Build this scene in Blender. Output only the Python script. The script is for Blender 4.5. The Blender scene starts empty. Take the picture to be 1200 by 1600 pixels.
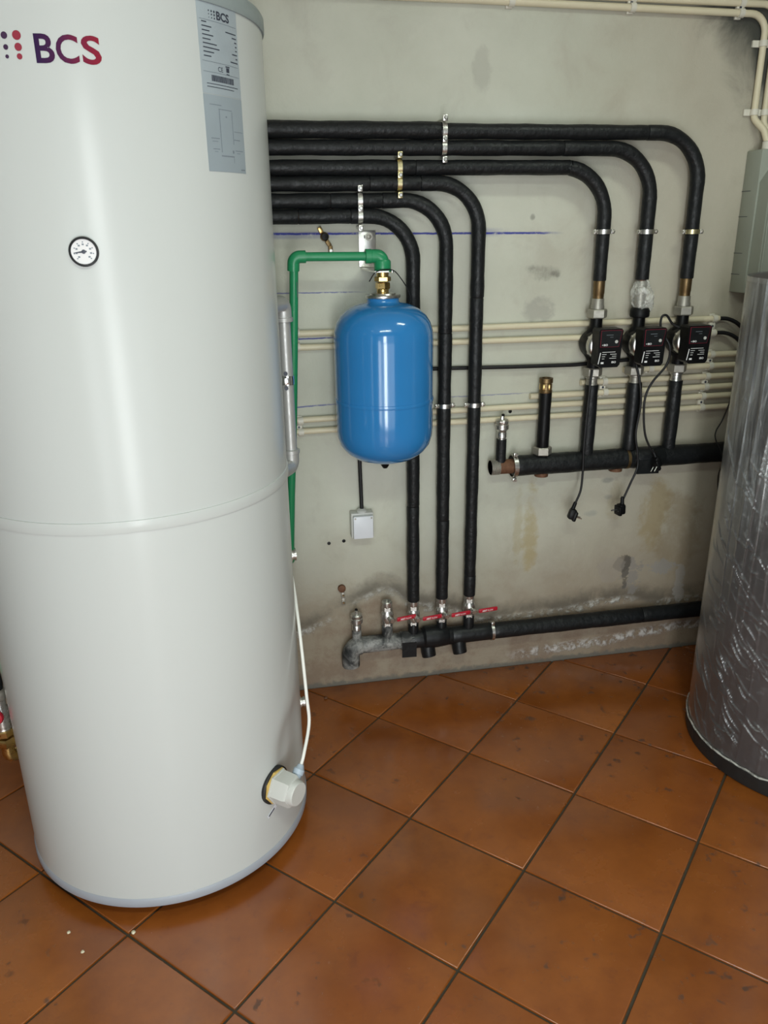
import bpy, bmesh, math, random
from mathutils import Vector, Matrix, noise as mnoise
R = math.radians
C = bpy.context.scene.collection
SC = bpy.context.scene
random.seed(7)

# ------------------------------------------------------------------ camera
cam_d = bpy.data.cameras.new('camera'); cam = bpy.data.objects.new('camera', cam_d); C.objects.link(cam)
cam_d.sensor_width = 36.0; cam_d.lens = 1225.88 / 1600 * 36.0; cam_d.clip_start = 0.02
def cam_matrix(loc, pitch, roll, yaw):
    cy, sy = math.cos(yaw), math.sin(yaw)
    f0 = Vector((sy, cy, 0)); r0 = Vector((cy, -sy, 0)); u0 = Vector((0, 0, 1))
    f = f0 * math.cos(pitch) - u0 * math.sin(pitch); u = u0 * math.cos(pitch) + f0 * math.sin(pitch)
    r = r0 * math.cos(roll) + u * math.sin(roll); u2 = u * math.cos(roll) - r0 * math.sin(roll)
    m = Matrix((r, u2, -f)).transposed().to_4x4(); m.translation = loc
    return m
cam.matrix_world = cam_matrix(Vector((0, -2.3597, 1.4967)), R(19.890), R(-0.8126), R(10.5314))
SC.camera = cam

# ------------------------------------------------------------------ world, light, exposure
w = bpy.data.worlds.new('daylight'); SC.world = w; w.use_nodes = True
bg = w.node_tree.nodes['Background']; bg.inputs[0].default_value = (0.80, 0.90, 1.0, 1); bg.inputs[1].default_value = 1.2
def area(name, loc, rot, sx, sy, power, col, shape='RECTANGLE'):
    d = bpy.data.lights.new(name, 'AREA'); d.shape = shape; d.size = sx; d.size_y = sy; d.energy = power; d.color = col
    o = bpy.data.objects.new(name, d); o.location = loc; o.rotation_euler = rot; C.objects.link(o); return o
DAY = (0.955, 1.0, 1.0)
# the glazed door behind the viewer: bright sky in its upper panes, dimmer yard below, a dimmer side pane
area('daylight_upper_pane', (0.02, -3.28, 1.62), (R(90), 0, 0), 0.34, 0.70, 13, DAY)
area('daylight_lower_pane', (0.06, -3.28, 0.66), (R(90), 0, 0), 0.34, 1.10, 19, DAY)
area('daylight_side_pane', (-0.69, -3.28, 0.80), (R(90), 0, 0), 0.34, 1.40, 6, DAY)
area('added_wide_fill', (0.20, -3.32, 0.62), (R(90), 0, 0), 1.90, 1.15, 9, DAY)  # broad fill light added for soft brightness, no opening of its own known
LAMP_POWER = 22; LAMP_COL = (0.885, 1.0, 0.865); LAMP_AT = (0.20, -2.35, 2.50)
FILL_POWER = 6.5; FILL_AT = (1.25, -1.0, 2.50)  # second lamp, added to brighten the right wall and the tank's right flank
SC.view_settings.view_transform = 'Standard'; SC.view_settings.look = 'None'
SC.view_settings.exposure = 0.0; SC.view_settings.gamma = 1.0; SC.view_settings.use_curve_mapping = False
SC.cycles.max_bounces = 8; SC.cycles.use_denoising = True

# ------------------------------------------------------------------ mesh helpers
ORG = {}
def frame(d):
    d = Vector(d).normalized(); a = Vector((0, 0, 1)) if abs(d.z) < .9 else Vector((1, 0, 0))
    x = a.cross(d).normalized(); return x, d.cross(x), d
class MB:
    def __init__(s): s.v = []; s.f = []
    def add(s, vs, fs):
        n = len(s.v); s.v += [Vector(p) for p in vs]; s.f += [tuple(i + n for i in f) for f in fs]; return s
    def box(s, c, d, b=0.0, m=None):
        x, y, z = d[0] / 2, d[1] / 2, d[2] / 2; M = m or Matrix.Identity(3); c = Vector(c)
        bm = bmesh.new(); bmesh.ops.create_cube(bm, size=1)
        for q in bm.verts: q.co = Vector((q.co.x * 2 * x, q.co.y * 2 * y, q.co.z * 2 * z))
        if b > 0: bmesh.ops.bevel(bm, geom=bm.edges[:], offset=b, segments=2, affect='EDGES', profile=.5)
        bm.verts.index_update()
        s.add([c + M @ q.co for q in bm.verts], [[q.index for q in f.verts] for f in bm.faces]); bm.free(); return s
    def tube(s, path, r, n=14, caps=True):
        P = [Vector(p) for p in path]; L = len(P); rr = r if isinstance(r, (list, tuple)) else [r] * L
        T = []
        for i in range(L):
            a = P[i] - P[i - 1] if i > 0 else P[1] - P[0]; b = P[i + 1] - P[i] if i < L - 1 else a
            t = a.normalized() + b.normalized(); T.append(t.normalized() if t.length > 1e-6 else a.normalized())
        x, y, _ = frame(T[0]); vs = []; fs = []
        for i in range(L):
            if i: 
                q = T[i - 1].rotation_difference(T[i]); x = q @ x; y = q @ y
            for k in range(n):
                a = 2 * math.pi * k / n; vs.append(P[i] + (x * math.cos(a) + y * math.sin(a)) * rr[i])
        for i in range(L - 1):
            for k in range(n):
                k2 = (k + 1) % n; fs.append((i * n + k, i * n + k2, (i + 1) * n + k2, (i + 1) * n + k))
        if caps: fs.append(tuple(range(n - 1, -1, -1))); fs.append(tuple((L - 1) * n + k for k in range(n)))
        return s.add(vs, fs)
    def lathe(s, prof, o, ax=(0, 0, 1), n=28, a0=0.0, closed=True, span=2 * math.pi):
        x, y, d = frame(ax); o = Vector(o); vs = []; fs = []; L = len(prof); m = n if closed else n + 1
        for r, h in prof:
            for k in range(m):
                a = a0 + span * k / n; vs.append(o + d * h + (x * math.cos(a) + y * math.sin(a)) * max(r, 1e-5))
        for i in range(L - 1):
            for k in range(n):
                k2 = (k + 1) % n if closed else k + 1
                fs.append((i * m + k, i * m + k2, (i + 1) * m + k2, (i + 1) * m + k))
        if closed:
            if prof[0][0] > 1e-4: fs.append(tuple(range(m - 1, -1, -1)))
            if prof[-1][0] > 1e-4: fs.append(tuple((L - 1) * m + k for k in range(m)))
        return s.add(vs, fs)
    def nut(s, o, ax, r, h, sides=6, a0=0.26, ch=.12):
        c = h * ch; return s.lathe([(r * .9, 0), (r, c), (r, h - c), (r * .9, h)], o, ax, n=sides, a0=a0)
    def torus(s, o, ax, r, t, n=32, m=8, a0=0, span=2 * math.pi):
        x, y, d = frame(ax); o = Vector(o)
        full = span > 6.2; K = n if full else n + 1
        pts = [o + (x * math.cos(a0 + span * k / n) + y * math.sin(a0 + span * k / n)) * r for k in range(K)]
        if full: pts.append(pts[0])
        return s.tube(pts, t, m, caps=not full)
    def strap(s, o, ax, r, w, t, a0=0.0, span=2 * math.pi, n=24):
        """a flat band of width w and thickness t bent round an axis"""
        full = span > 6.2; x, y, d = frame(ax); o = Vector(o); vs = []; fs = []; K = n if full else n + 1
        for k in range(K):
            a = a0 + span * k / n; u = x * math.cos(a) + y * math.sin(a)
            for rr, hh in ((r, -w / 2), (r + t, -w / 2), (r + t, w / 2), (r, w / 2)): vs.append(o + u * rr + d * hh)
        for k in range(n):
            k2 = (k + 1) % K
            for j in range(4): fs.append((k * 4 + j, k * 4 + (j + 1) % 4, k2 * 4 + (j + 1) % 4, k2 * 4 + j))
        if not full: fs += [(3, 2, 1, 0), tuple(n * 4 + j for j in range(4))]
        return s.add(vs, fs)
    def plate(s, poly, o, ux, uy, t):
        """flat polygon poly (2d) extruded by t along ux x uy"""
        ux = Vector(ux); uy = Vector(uy); nn = ux.cross(uy).normalized(); o = Vector(o); n = len(poly)
        a = [o + ux * p[0] + uy * p[1] for p in poly]; b = [p + nn * t for p in a]
        return s.add(a + b, [tuple(range(n - 1, -1, -1)), tuple(range(n, 2 * n))] + [(i, (i + 1) % n, n + (i + 1) % n, n + i) for i in range(n)])
    def mesh(s, name, mat, org=Vector((0, 0, 0)), sharp=38):
        me = bpy.data.meshes.new(name); me.from_pydata([p - org for p in s.v], [], s.f)
        bm = bmesh.new(); bm.from_mesh(me); bmesh.ops.recalc_face_normals(bm, faces=bm.faces[:]); bm.to_mesh(me); bm.free()
        if mat: me.materials.append(mat)
        if sharp: me.polygons.foreach_set('use_smooth', [True] * len(me.polygons)); me.set_sharp_from_angle(angle=R(sharp))
        me.update(); return me

def thing(name, label, cat, loc=(0, 0, 0), group=None):
    o = bpy.data.objects.new(name, None); o.empty_display_size = .05; C.objects.link(o); o.location = loc
    o['label'] = label; o['category'] = cat
    if group: o['group'] = group
    ORG[o.name] = Vector(loc); return o
def part(name, mb, mat, parent, label=None, sharp=38):
    g = ORG[parent.name]; o = bpy.data.objects.new(name, mb.mesh(name, mat, g, sharp)); C.objects.link(o)
    o.parent = parent; ORG[o.name] = g
    if label: o['label'] = label
    return o
def single(name, mb, mat, label, cat, loc, group=None, sharp=38):
    g = Vector(loc); o = bpy.data.objects.new(name, mb.mesh(name, mat, g, sharp)); C.objects.link(o); o.location = g
    o['label'] = label; o['category'] = cat; ORG[o.name] = g
    if group: o['group'] = group
    return o
def struct(name, mb, mat, parent=None, sharp=None):
    o = bpy.data.objects.new(name, mb.mesh(name, mat, Vector((0, 0, 0)), sharp)); C.objects.link(o); ORG[o.name] = Vector((0, 0, 0))
    if parent: o.parent = parent
    else: o['kind'] = 'structure'
    return o
def dup(root, loc, label=None, rot=None):
    r = root.copy(); C.objects.link(r); r.location = loc; ORG[r.name] = Vector(loc)
    if rot: r.rotation_euler = rot
    if label: r['label'] = label
    for ch in list(root.children):
        c = ch.copy(); C.objects.link(c); c.parent = r
        for g in list(ch.children):
            d = g.copy(); C.objects.link(d); d.parent = c
    return r
def bend(points, rad, step=8):
    """polyline with rounded corners"""
    P = [Vector(p) for p in points]; out = [P[0]]
    for i in range(1, len(P) - 1):
        a = (P[i - 1] - P[i]).normalized(); b = (P[i + 1] - P[i]).normalized(); ang = a.angle(b)
        rr = rad[i - 1] if isinstance(rad, (list, tuple)) else rad
        t = rr / math.tan(ang / 2); A = P[i] + a * t; B = P[i] + b * t; cen = P[i] + (a + b).normalized() * (rr / math.sin(ang / 2))
        va = A - cen; vb = B - cen; tot = va.angle(vb); axv = va.cross(vb).normalized()
        for k in range(step + 1): out.append(cen + Matrix.Rotation(tot * k / step, 3, axv) @ va)
    out.append(P[-1]); return out
def spline(points, n=10):
    P = [Vector(p) for p in points]; out = []
    for i in range(len(P) - 1):
        p0 = P[i - 1] if i else P[0] * 2 - P[1]; p1 = P[i]; p2 = P[i + 1]; p3 = P[i + 2] if i + 2 < len(P) else P[-1] * 2 - P[-2]
        for k in range(n):
            t = k / n; out.append(.5 * ((2 * p1) + (p2 - p0) * t + (2 * p0 - 5 * p1 + 4 * p2 - p3) * t * t + (3 * p1 - p0 - 3 * p2 + p3) * t ** 3))
    out.append(P[-1]); return out
def text2d(s, h, w=None, bold=0.0, cuts=0):
    cu = bpy.data.curves.new('t', 'FONT'); cu.body = s; cu.offset = bold; cu.resolution_u = 4
    o = bpy.data.objects.new('t', cu); C.objects.link(o); bpy.context.view_layer.update()
    me = bpy.data.meshes.new_from_object(o.evaluated_get(bpy.context.evaluated_depsgraph_get()))
    vs = [v.co.copy() for v in me.vertices]; fs = [tuple(p.vertices) for p in me.polygons]
    bpy.data.objects.remove(o); bpy.data.curves.remove(cu); bpy.data.meshes.remove(me)
    x0 = min(v.x for v in vs); x1 = max(v.x for v in vs); y0 = min(v.y for v in vs); y1 = max(v.y for v in vs)
    sy = h / (y1 - y0); sx = w / (x1 - x0) if w else sy
    return [((v.x - x0) * sx, (v.y - y0) * sy) for v in vs], fs, (x1 - x0) * sx

# ------------------------------------------------------------------ node helpers
class NT:
    def __init__(s, name):
        s.m = bpy.data.materials.new(name); s.m.use_nodes = True; s.t = s.m.node_tree; s.b = s.t.nodes['Principled BSDF']; s._co = None
    def put(s, sock, v):
        if hasattr(v, 'is_output') or isinstance(v, bpy.types.NodeSocket): s.t.links.new(v, sock)
        elif isinstance(v, (int, float)): sock.default_value = v
        else: sock.default_value = tuple(v) + ((1,) if len(v) == 3 and sock.type == 'RGBA' else ())
    def co(s):
        if s._co is None: s._co = s.t.nodes.new('ShaderNodeTexCoord').outputs['Object']
        return s._co
    def m_(s, op, a, b=0.0, c=0.0):
        n = s.t.nodes.new('ShaderNodeMath'); n.operation = op; s.put(n.inputs[0], a); s.put(n.inputs[1], b); s.put(n.inputs[2], c); return n.outputs[0]
    def noise(s, scale, detail=4, rough=.55, vec=None, stretch=None, dist=0.0):
        n = s.t.nodes.new('ShaderNodeTexNoise'); v = vec or s.co()
        if stretch:
            mp = s.t.nodes.new('ShaderNodeMapping'); s.put(mp.inputs['Vector'], v); mp.inputs['Scale'].default_value = stretch; v = mp.outputs[0]
        s.put(n.inputs['Vector'], v); n.inputs['Scale'].default_value = scale; n.inputs['Detail'].default_value = detail
        n.inputs['Roughness'].default_value = rough; n.inputs['Distortion'].default_value = dist; return n.outputs['Fac']
    def ss(s, v, lo, hi, a=0.0, b=1.0):
        n = s.t.nodes.new('ShaderNodeMapRange'); n.interpolation_type = 'SMOOTHSTEP'; s.put(n.inputs[0], v)
        n.inputs[1].default_value = min(lo, hi); n.inputs[2].default_value = max(lo, hi)
        n.inputs[3].default_value = a if lo < hi else b; n.inputs[4].default_value = b if lo < hi else a; return n.outputs[0]
    def mix(s, f, a, b):
        n = s.t.nodes.new('ShaderNodeMix'); n.data_type = 'RGBA'; s.put(n.inputs[0], f); s.put(n.inputs[6], a); s.put(n.inputs[7], b); return n.outputs[2]
    def xyz(s, v=None):
        n = s.t.nodes.new('ShaderNodeSeparateXYZ'); s.put(n.inputs[0], v or s.co()); return n.outputs
    def bump(s, h, strength=.3, dist=.002, prev=None):
        n = s.t.nodes.new('ShaderNodeBump'); s.put(n.inputs['Height'], h); n.inputs['Strength'].default_value = strength; n.inputs['Distance'].default_value = dist
        if prev: s.put(n.inputs['Normal'], prev)
        s.put(s.b.inputs['Normal'], n.outputs[0]); return n.outputs[0]
    def set(s, **k):
        names = dict(col='Base Color', rough='Roughness', metal='Metallic', coat='Coat Weight', coatr='Coat Roughness', spec='Specular IOR Level', alpha='Alpha', trans='Transmission Weight', ior='IOR')
        for a, v in k.items(): s.put(s.b.inputs[names[a]], v)
        return s
def simple(name, col, rough=.5, metal=0.0, var=.12, vs=18, bump=0.0, bs=120, coat=0.0, spec=.5, bd=.001):
    n = NT(name); f = n.noise(vs, 4)
    a = tuple(c * (1 - var) for c in col); b = tuple(min(1, c * (1 + var)) for c in col)
    n.set(col=n.mix(f, a, b), rough=n.ss(n.noise(vs * 2.3, 3), .3, .7, max(.03, rough * .85), min(1, rough * 1.15)), metal=metal, coat=coat, spec=spec)
    if bump: n.bump(n.noise(bs, 3), bump, bd)
    return n.m
M = {}
M['foam'] = simple('black_foam_insulation', (.0085, .0095, .0105), .48, 0, .4, 30, 1.0, 48, spec=.32, bd=.003)
M['tape'] = simple('black_tape', (.008, .009, .010), .42, 0, .4, 40, .8, 60, spec=.35)
M['blackpl'] = simple('black_plastic', (.0045, .0045, .005), .45, 0, .1, spec=.22)
M['cable'] = simple('black_cable_sheath', (.009, .009, .010), .45, spec=.4)
M['zinc'] = simple('zinc_plated_steel', (.62, .61, .58), .33, 1, .18, 60, .15, 160)
M['galv'] = simple('galvanized_iron', (.40, .38, .335), .5, .8, .25, 50, .3, 130)
M['zincy'] = simple('yellow_zinc', (.66, .58, .34), .34, 1, .2, 60)
M['brass'] = simple('brass', (.66, .47, .19), .30, 1, .2, 40)
M['bronze'] = simple('tarnished_bronze', (.20, .135, .065), .45, .9, .35, 60, .2)
M['nickel'] = simple('nickel_plate', (.62, .61, .58), .30, .92, .2, 50)
M['chrome'] = simple('bright_steel', (.78, .78, .77), .16, 1, .06)
M['rust'] = simple('rusty_steel', (.16, .075, .04), .7, .35, .6, 70, .6, 90)
M['silver'] = simple('silver_painted_pipe', (.46, .455, .44), .42, .45, .12, 30)
M['pvc'] = simple('cream_plastic_conduit', (.68, .61, .44), .42, 0, .10, 12)
M['clip'] = simple('ivory_plastic_clip', (.66, .63, .54), .42, 0, .1)
M['green'] = simple('green_polypropylene', (.016, .245, .098), .36, 0, .12, 14)
M['blue'] = simple('blue_enamel', (.026, .195, .480), .13, 0, .05, 8, coat=.25)
M['white'] = NT('white_enamel_steel').set(col=(.52, .535, .52), rough=.22, spec=.22).m
M['greyring'] = simple('pale_blue_grey_plastic', (.33, .35, .39), .45, 0, .06)
M['lid'] = simple('grey_lid_plastic', (.27, .31, .31), .5, 0, .06)
M['grey'] = simple('light_grey_plastic', (.55, .55, .52), .42, 0, .05)
M['boxwhite'] = simple('white_box_plastic', (.72, .74, .78), .38, 0, .04)
M['gland'] = simple('blue_grey_gland', (.40, .47, .55), .42)
M['whitecable'] = simple('white_cable_sheath', (.78, .77, .72), .42)
M['red'] = simple('red_lever_grip', (.43, .012, .028), .36, 0, .12)
M['ink'] = simple('dark_ink', (.035, .04, .06), .5)
M['thinink'] = simple('faint_grey_ink', (.19, .22, .25), .5)
M['whiteink'] = simple('white_ink', (.80, .80, .80), .5, var=.02)
M['redink'] = simple('red_ink', (.26, .014, .035), .5)
M['plum'] = simple('plum_ink', (.040, .011, .050), .5)
M['label'] = simple('silver_grey_label', (.40, .45, .49), .42, .25, .04)
M['label2'] = simple('silver_grey_lower_label', (.35, .40, .44), .42, .25, .04)
M['dial'] = simple('gauge_dial', (.70, .68, .68), .4, 0, .06)
M['glass'] = NT('gauge_glass').set(col=(1, 1, 1), rough=.04, trans=1.0, ior=1.45).m
M['yellow'] = simple('yellow_gasket', (.62, .42, .12), .5)
M['panel'] = simple('grey_green_panel', (.30, .32, .27), .5, 0, .08, 8)
M['panelwin'] = simple('smoked_window', (.10, .11, .09), .15)
M['rubber'] = simple('black_rubber', (.012, .012, .012), .6)
M['door'] = simple('door_paint', (.35, .34, .32), .5)

def wall_material():
    n = NT('stained_plaster'); x, y, z = n.xyz()
    big = n.noise(1.7, 5, .6); mid = n.noise(6, 6, .62, dist=.4); fine = n.noise(38, 5, .65); tiny = n.noise(160, 3)
    col = n.mix(n.ss(big, .3, .7), (.510, .515, .430), (.600, .600, .515))
    col = n.mix(n.m_('MULTIPLY', n.ss(mid, .50, .70), .35), col, (.44, .42, .36))
    # warm tan area on the right part of the wall
    tan = n.m_('MULTIPLY', n.ss(n.m_('ADD', x, n.m_('MULTIPLY', mid, .5)), 1.05, 1.65), .55)
    col = n.mix(tan, col, (.38, .315, .235))
    # grey lower zone
    zz = n.m_('ADD', z, n.m_('MULTIPLY', n.m_('SUBTRACT', mid, .5), .42))
    col = n.mix(n.m_('MULTIPLY', n.ss(zz, .68, .16), .80), col, (.250, .185, .125))
    # a band of dark grime with pale salt crests above it
    def curve(pts):
        f = n.t.nodes.new('ShaderNodeFloatCurve'); c = f.mapping.curves[0]
        pp = [(-.0, pts[0][1])] + [(p[0] / 2.0, p[1]) for p in pts] + [(1.0, pts[-1][1])]
        while len(c.points) < len(pp): c.points.new(.5, .5)
        for q, (a, b) in zip(c.points, pp): q.location = (a, b)
        f.mapping.update(); n.put(f.inputs['Value'], n.m_('DIVIDE', x, 2.0)); return f.outputs[0]
    wig = n.m_('MULTIPLY', n.m_('SUBTRACT', fine, .5), .045)
    wig2 = n.m_('MULTIPLY', n.m_('SUBTRACT', mid, .5), .05)
    c1 = curve([(.10, .215), (.148, .226), (.214, .245), (.302, .293), (.391, .342), (.446, .354), (.523, .300), (.66, .262), (.80, .205), (1.01, .205), (1.2, .224), (1.33, .228), (1.46, .203), (1.7, .20)])
    d1 = n.m_('SUBTRACT', n.m_('ADD', z, n.m_('ADD', wig, wig2)), c1)
    dark_above = n.m_('MULTIPLY', n.m_('MULTIPLY', n.ss(d1, .075, .015), n.ss(d1, -.03, .012)), n.ss(mid, .30, .55))
    col = n.mix(n.m_('MULTIPLY', dark_above, .72), col, (.085, .072, .058))
    below = n.m_('MULTIPLY', n.ss(d1, .0, -.05), n.ss(n.noise(9, 5, .7), .38, .62))
    col = n.mix(n.m_('MULTIPLY', below, .75), col, (.225, .160, .115))
    crest = n.m_('MULTIPLY', n.ss(n.m_('ABSOLUTE', n.m_('ADD', d1, .006)), .020, .004), n.ss(fine, .42, .68))
    crest = n.m_('MULTIPLY', crest, n.ss(n.m_('ADD', n.noise(5.5, 4, .6), n.m_('MULTIPLY', big, .5)), .58, .82))
    col = n.mix(n.m_('MULTIPLY', crest, .85), col, (.66, .64, .60))
    c3 = curve([(.2, .06), (.9, .045), (1.02, .052), (1.15, .058), (1.27, .062), (1.4, .080), (1.6, .09)])
    d3 = n.m_('SUBTRACT', n.m_('ADD', z, wig), c3)
    salt = n.m_('MULTIPLY', n.m_('MULTIPLY', n.ss(n.m_('ABSOLUTE', d3), .026, .006), n.ss(fine, .42, .6)), n.ss(x, .85, 1.0))
    col = n.mix(n.m_('MULTIPLY', salt, .85), col, (.60, .57, .55))
    # grime just over the lower manifold, drip stains below the upper one
    def blob(cx, cz, rx, rz, soft=.5, warp=.3):
        a = n.m_('POWER', n.m_('DIVIDE', n.m_('SUBTRACT', x, cx), rx), 2.0); b = n.m_('POWER', n.m_('DIVIDE', n.m_('SUBTRACT', z, cz), rz), 2.0)
        e = n.m_('ADD', n.m_('ADD', a, b), n.m_('ADD', n.m_('MULTIPLY', n.m_('SUBTRACT', mid, .5), warp * 11), n.m_('MULTIPLY', n.m_('SUBTRACT', fine, .5), warp * 5))); return n.ss(e, 1.0, 1.0 - soft)
    for (cx, cz, rx, rz, cc, k) in [(.945, .52, .035, .20, (.36, .27, .10), .55), (.90, .55, .02, .16, (.36, .29, .14), .35), (1.40, .55, .07, .16, (.33, .25, .12), .6),
                                    (1.25, .60, .04, .08, (.33, .27, .16), .35), (1.50, .45, .10, .20, (.27, .21, .13), .5)]:
        col = n.mix(n.m_('MULTIPLY', blob(cx, cz, rx, rz, .95), k), col, cc)
    # repaired plaster patches right of the valves
    for (cx, cz, rx, rz, cc, k) in [(1.345, .305, .055, .07, (.25, .23, .215), .7), (1.315, .315, .018, .065, (.10, .085, .07), .75), (1.30, .36, .03, .03, (.10, .085, .07), .5),
                                    (1.44, .33, .075, .035, (.30, .285, .27), .7), (1.53, .27, .025, .07, (.36, .34, .32), .6), (1.25, .345, .05, .05, (.34, .30, .26), .4)]:
        col = n.mix(n.m_('MULTIPLY', blob(cx, cz, rx, rz, .35, .5), k), col, cc)
    for (cx, cz, rx, rz, cc, k) in [(.94, 1.365, .075, .035, (.19, .175, .15), .55), (.985, 1.36, .022, .014, (.10, .09, .08), .5), (.905, 1.375, .015, .012, (.12, .11, .10), .4),
                                    (.93, 1.26, .06, .05, (.33, .315, .28), .6), (1.21, .68, .025, .012, (.24, .24, .22), .6), (1.22, .62, .02, .012, (.26, .26, .24), .5), (1.16, .565, .03, .015, (.30, .30, .28), .5),
                                    (.73, 1.90, .03, .06, (.33, .32, .28), .35), (.90, 1.52, .01, .012, (.10, .1, .09), .5)]:
        col = n.mix(n.m_('MULTIPLY', blob(cx, cz, rx, rz, .9), k), col, cc)
    # near-black patch deepening towards the top right, edge broken by noise
    top_dark = n.ss(n.m_('ADD', n.m_('ADD', x, n.m_('MULTIPLY', n.m_('SUBTRACT', z, 1.97), .55)), n.m_('MULTIPLY', n.m_('SUBTRACT', mid, .5), .25)), 1.41, 1.56)
    top_dark = n.m_('MULTIPLY', top_dark, n.m_('MULTIPLY', n.ss(z, 1.70, 1.90), n.ss(z, 2.16, 2.07)))
    col = n.mix(n.m_('MULTIPLY', top_dark, .93), col, (.035, .038, .034))
    # blue snap lines
    def line(z0, x0, x1, slope, k, wd=.0022):
        d = n.m_('ABSOLUTE', n.m_('SUBTRACT', n.m_('ADD', z, n.m_('MULTIPLY', n.m_('SUBTRACT', fine, .5), .006)), n.m_('ADD', z0, n.m_('MULTIPLY', x, slope))))
        a = n.m_('MULTIPLY', n.ss(d, wd * 1.6, wd * .5), n.m_('MULTIPLY', n.ss(x, x0 - .01, x0 + .01), n.ss(x, x1 + .05, x1 - .05)))
        return n.m_('MULTIPLY', n.m_('MULTIPLY', a, n.ss(fine, .28, .5)), k)
    for z0, x0, x1, sl, k, wd in [(1.487, .0, .96, -.011, .95, .0028), (1.480, .0, .30, 0, .35, .008), (1.481, .72, .80, 0, .3, .010), (1.325, .0, .36, -.01, .7, .0016), (1.192, .1, .30, 0, .85, .0020), (.983, .1, .29, .03, .75, .0020), (.995, .62, .90, 0, .45, .0018)]:
        col = n.mix(line(z0, x0, x1, sl, k, wd), col, (.035, .045, .30))
    # cement smear at the foot of the wall
    col = n.mix(n.m_('MULTIPLY', n.ss(n.m_('ADD', z, wig), .022, .006), .8), col, (.13, .125, .11))
    n.set(col=col, rough=.88, spec=.25)
    b1 = n.bump(n.m_('ADD', n.m_('MULTIPLY', mid, 1.0), n.m_('MULTIPLY', fine, .35)), .35, .012)
    hh = n.m_('ADD', n.m_('MULTIPLY', crest, 1.0), n.m_('MULTIPLY', salt, .8))
    b2 = n.bump(hh, .6, .006, b1)
    n.bump(tiny, .25, .001, b2)
    return n.m
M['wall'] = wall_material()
M['plain'] = simple('plain_plaster', (.46, .44, .38), .9, 0, .1, 3, .3, 40)
M['bare'] = simple('darkened_side_wall', (.17, .16, .145), .9, 0, .15, 4, .3, 40)  # for the unseen side walls, made dark to cut bounced light
M['ceil'] = simple('ceiling_paint', (.62, .61, .56), .9, 0, .05, 3)

def tile_material():
    n = NT('terracotta_tile'); oi = n.t.nodes.new('ShaderNodeObjectInfo'); rnd = oi.outputs['Random']
    g = n.t.nodes.new('ShaderNodeNewGeometry').outputs['Position']
    mp = n.t.nodes.new('ShaderNodeVectorMath'); mp.operation = 'ADD'; n.put(mp.inputs[0], g)
    cb = n.t.nodes.new('ShaderNodeCombineXYZ'); n.put(cb.inputs[2], n.m_('MULTIPLY', rnd, 37.0)); n.put(mp.inputs[1], cb.outputs[0]); v = mp.outputs[0]
    big = n.noise(4.2, 5, .6, v); mid = n.noise(16, 5, .65, v, dist=.5); fine = n.noise(70, 4, .6, v)
    col = n.mix(n.ss(big, .3, .7), (.200, .055, .008), (.310, .090, .012))
    col = n.mix(n.m_('MULTIPLY', rnd, .30), col, (.25, .062, .015))
    col = n.mix(n.m_('MULTIPLY', n.ss(mid, .55, .75), .30), col, (.13, .035, .016))
    col = n.mix(n.m_('MULTIPLY', n.ss(fine, .62, .75), .22), col, (.08, .03, .018))
    wn = n.noise(2.1, 5, .6, g, dist=.8); sm = n.noise(23, 4, .6, g)
    spots = n.m_('MULTIPLY', n.ss(sm, .60, .68), n.ss(wn, .47, .58)); col = n.mix(n.m_('MULTIPLY', spots, .75), col, (.045, .022, .014))
    dust = n.m_('MULTIPLY', n.ss(n.noise(31, 4, .7, g), .60, .72), n.ss(n.noise(1.7, 3, .5, g), .55, .66)); col = n.mix(n.m_('MULTIPLY', dust, .28), col, (.45, .30, .22))
    rough = n.m_('ADD', n.ss(big, .3, .7, .17, .29), n.m_('MULTIPLY', n.m_('ADD', spots, dust), .3))
    n.set(col=col, rough=rough, spec=.9)
    b = n.bump(big, .12, .004); n.bump(fine, .12, .0006, b)
    return n.m
M['tile'] = tile_material()
M['grout'] = simple('grey_green_grout', (.052, .042, .026), .9, 0, .3, 30, .5, 120)

def film_material():
    n = NT('stretch_film'); x, y, z = n.xyz(); t = n.t
    g1 = n.noise(5, 5, .65, stretch=(9, 9, 1.0), dist=.8); g2 = n.noise(7, 5, .65, stretch=(3, 3, 5), dist=1.5)
    up = n.ss(n.m_('ADD', z, n.m_('MULTIPLY', g2, .4)), .80, 1.15)
    haze = n.m_('ADD', n.m_('ADD', n.m_('MULTIPLY', n.m_('MULTIPLY', n.ss(g1, .35, .70), up), .50), n.m_('MULTIPLY', n.ss(g2, .52, .75), .14)), .07)
    tr = t.nodes.new('ShaderNodeBsdfTransparent'); df = t.nodes.new('ShaderNodeBsdfDiffuse'); df.inputs[0].default_value = (.50, .53, .54, 1)
    gl = t.nodes.new('ShaderNodeBsdfGlossy'); gl.inputs[0].default_value = (1, 1, 1, 1); gl.inputs['Roughness'].default_value = .27
    lw = t.nodes.new('ShaderNodeFresnel'); lw.inputs[0].default_value = 1.55
    m1 = t.nodes.new('ShaderNodeMixShader'); n.put(m1.inputs[0], haze); t.links.new(tr.outputs[0], m1.inputs[1]); t.links.new(df.outputs[0], m1.inputs[2])
    m2 = t.nodes.new('ShaderNodeMixShader'); n.put(m2.inputs[0], n.m_('MINIMUM', n.m_('MULTIPLY', lw.outputs[0], 1.5), .6)); t.links.new(m1.outputs[0], m2.inputs[1]); t.links.new(gl.outputs[0], m2.inputs[2])
    t.links.new(m2.outputs[0], t.nodes['Material Output'].inputs[0]); t.nodes.remove(n.b); return n.m
M['film'] = film_material()
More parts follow.
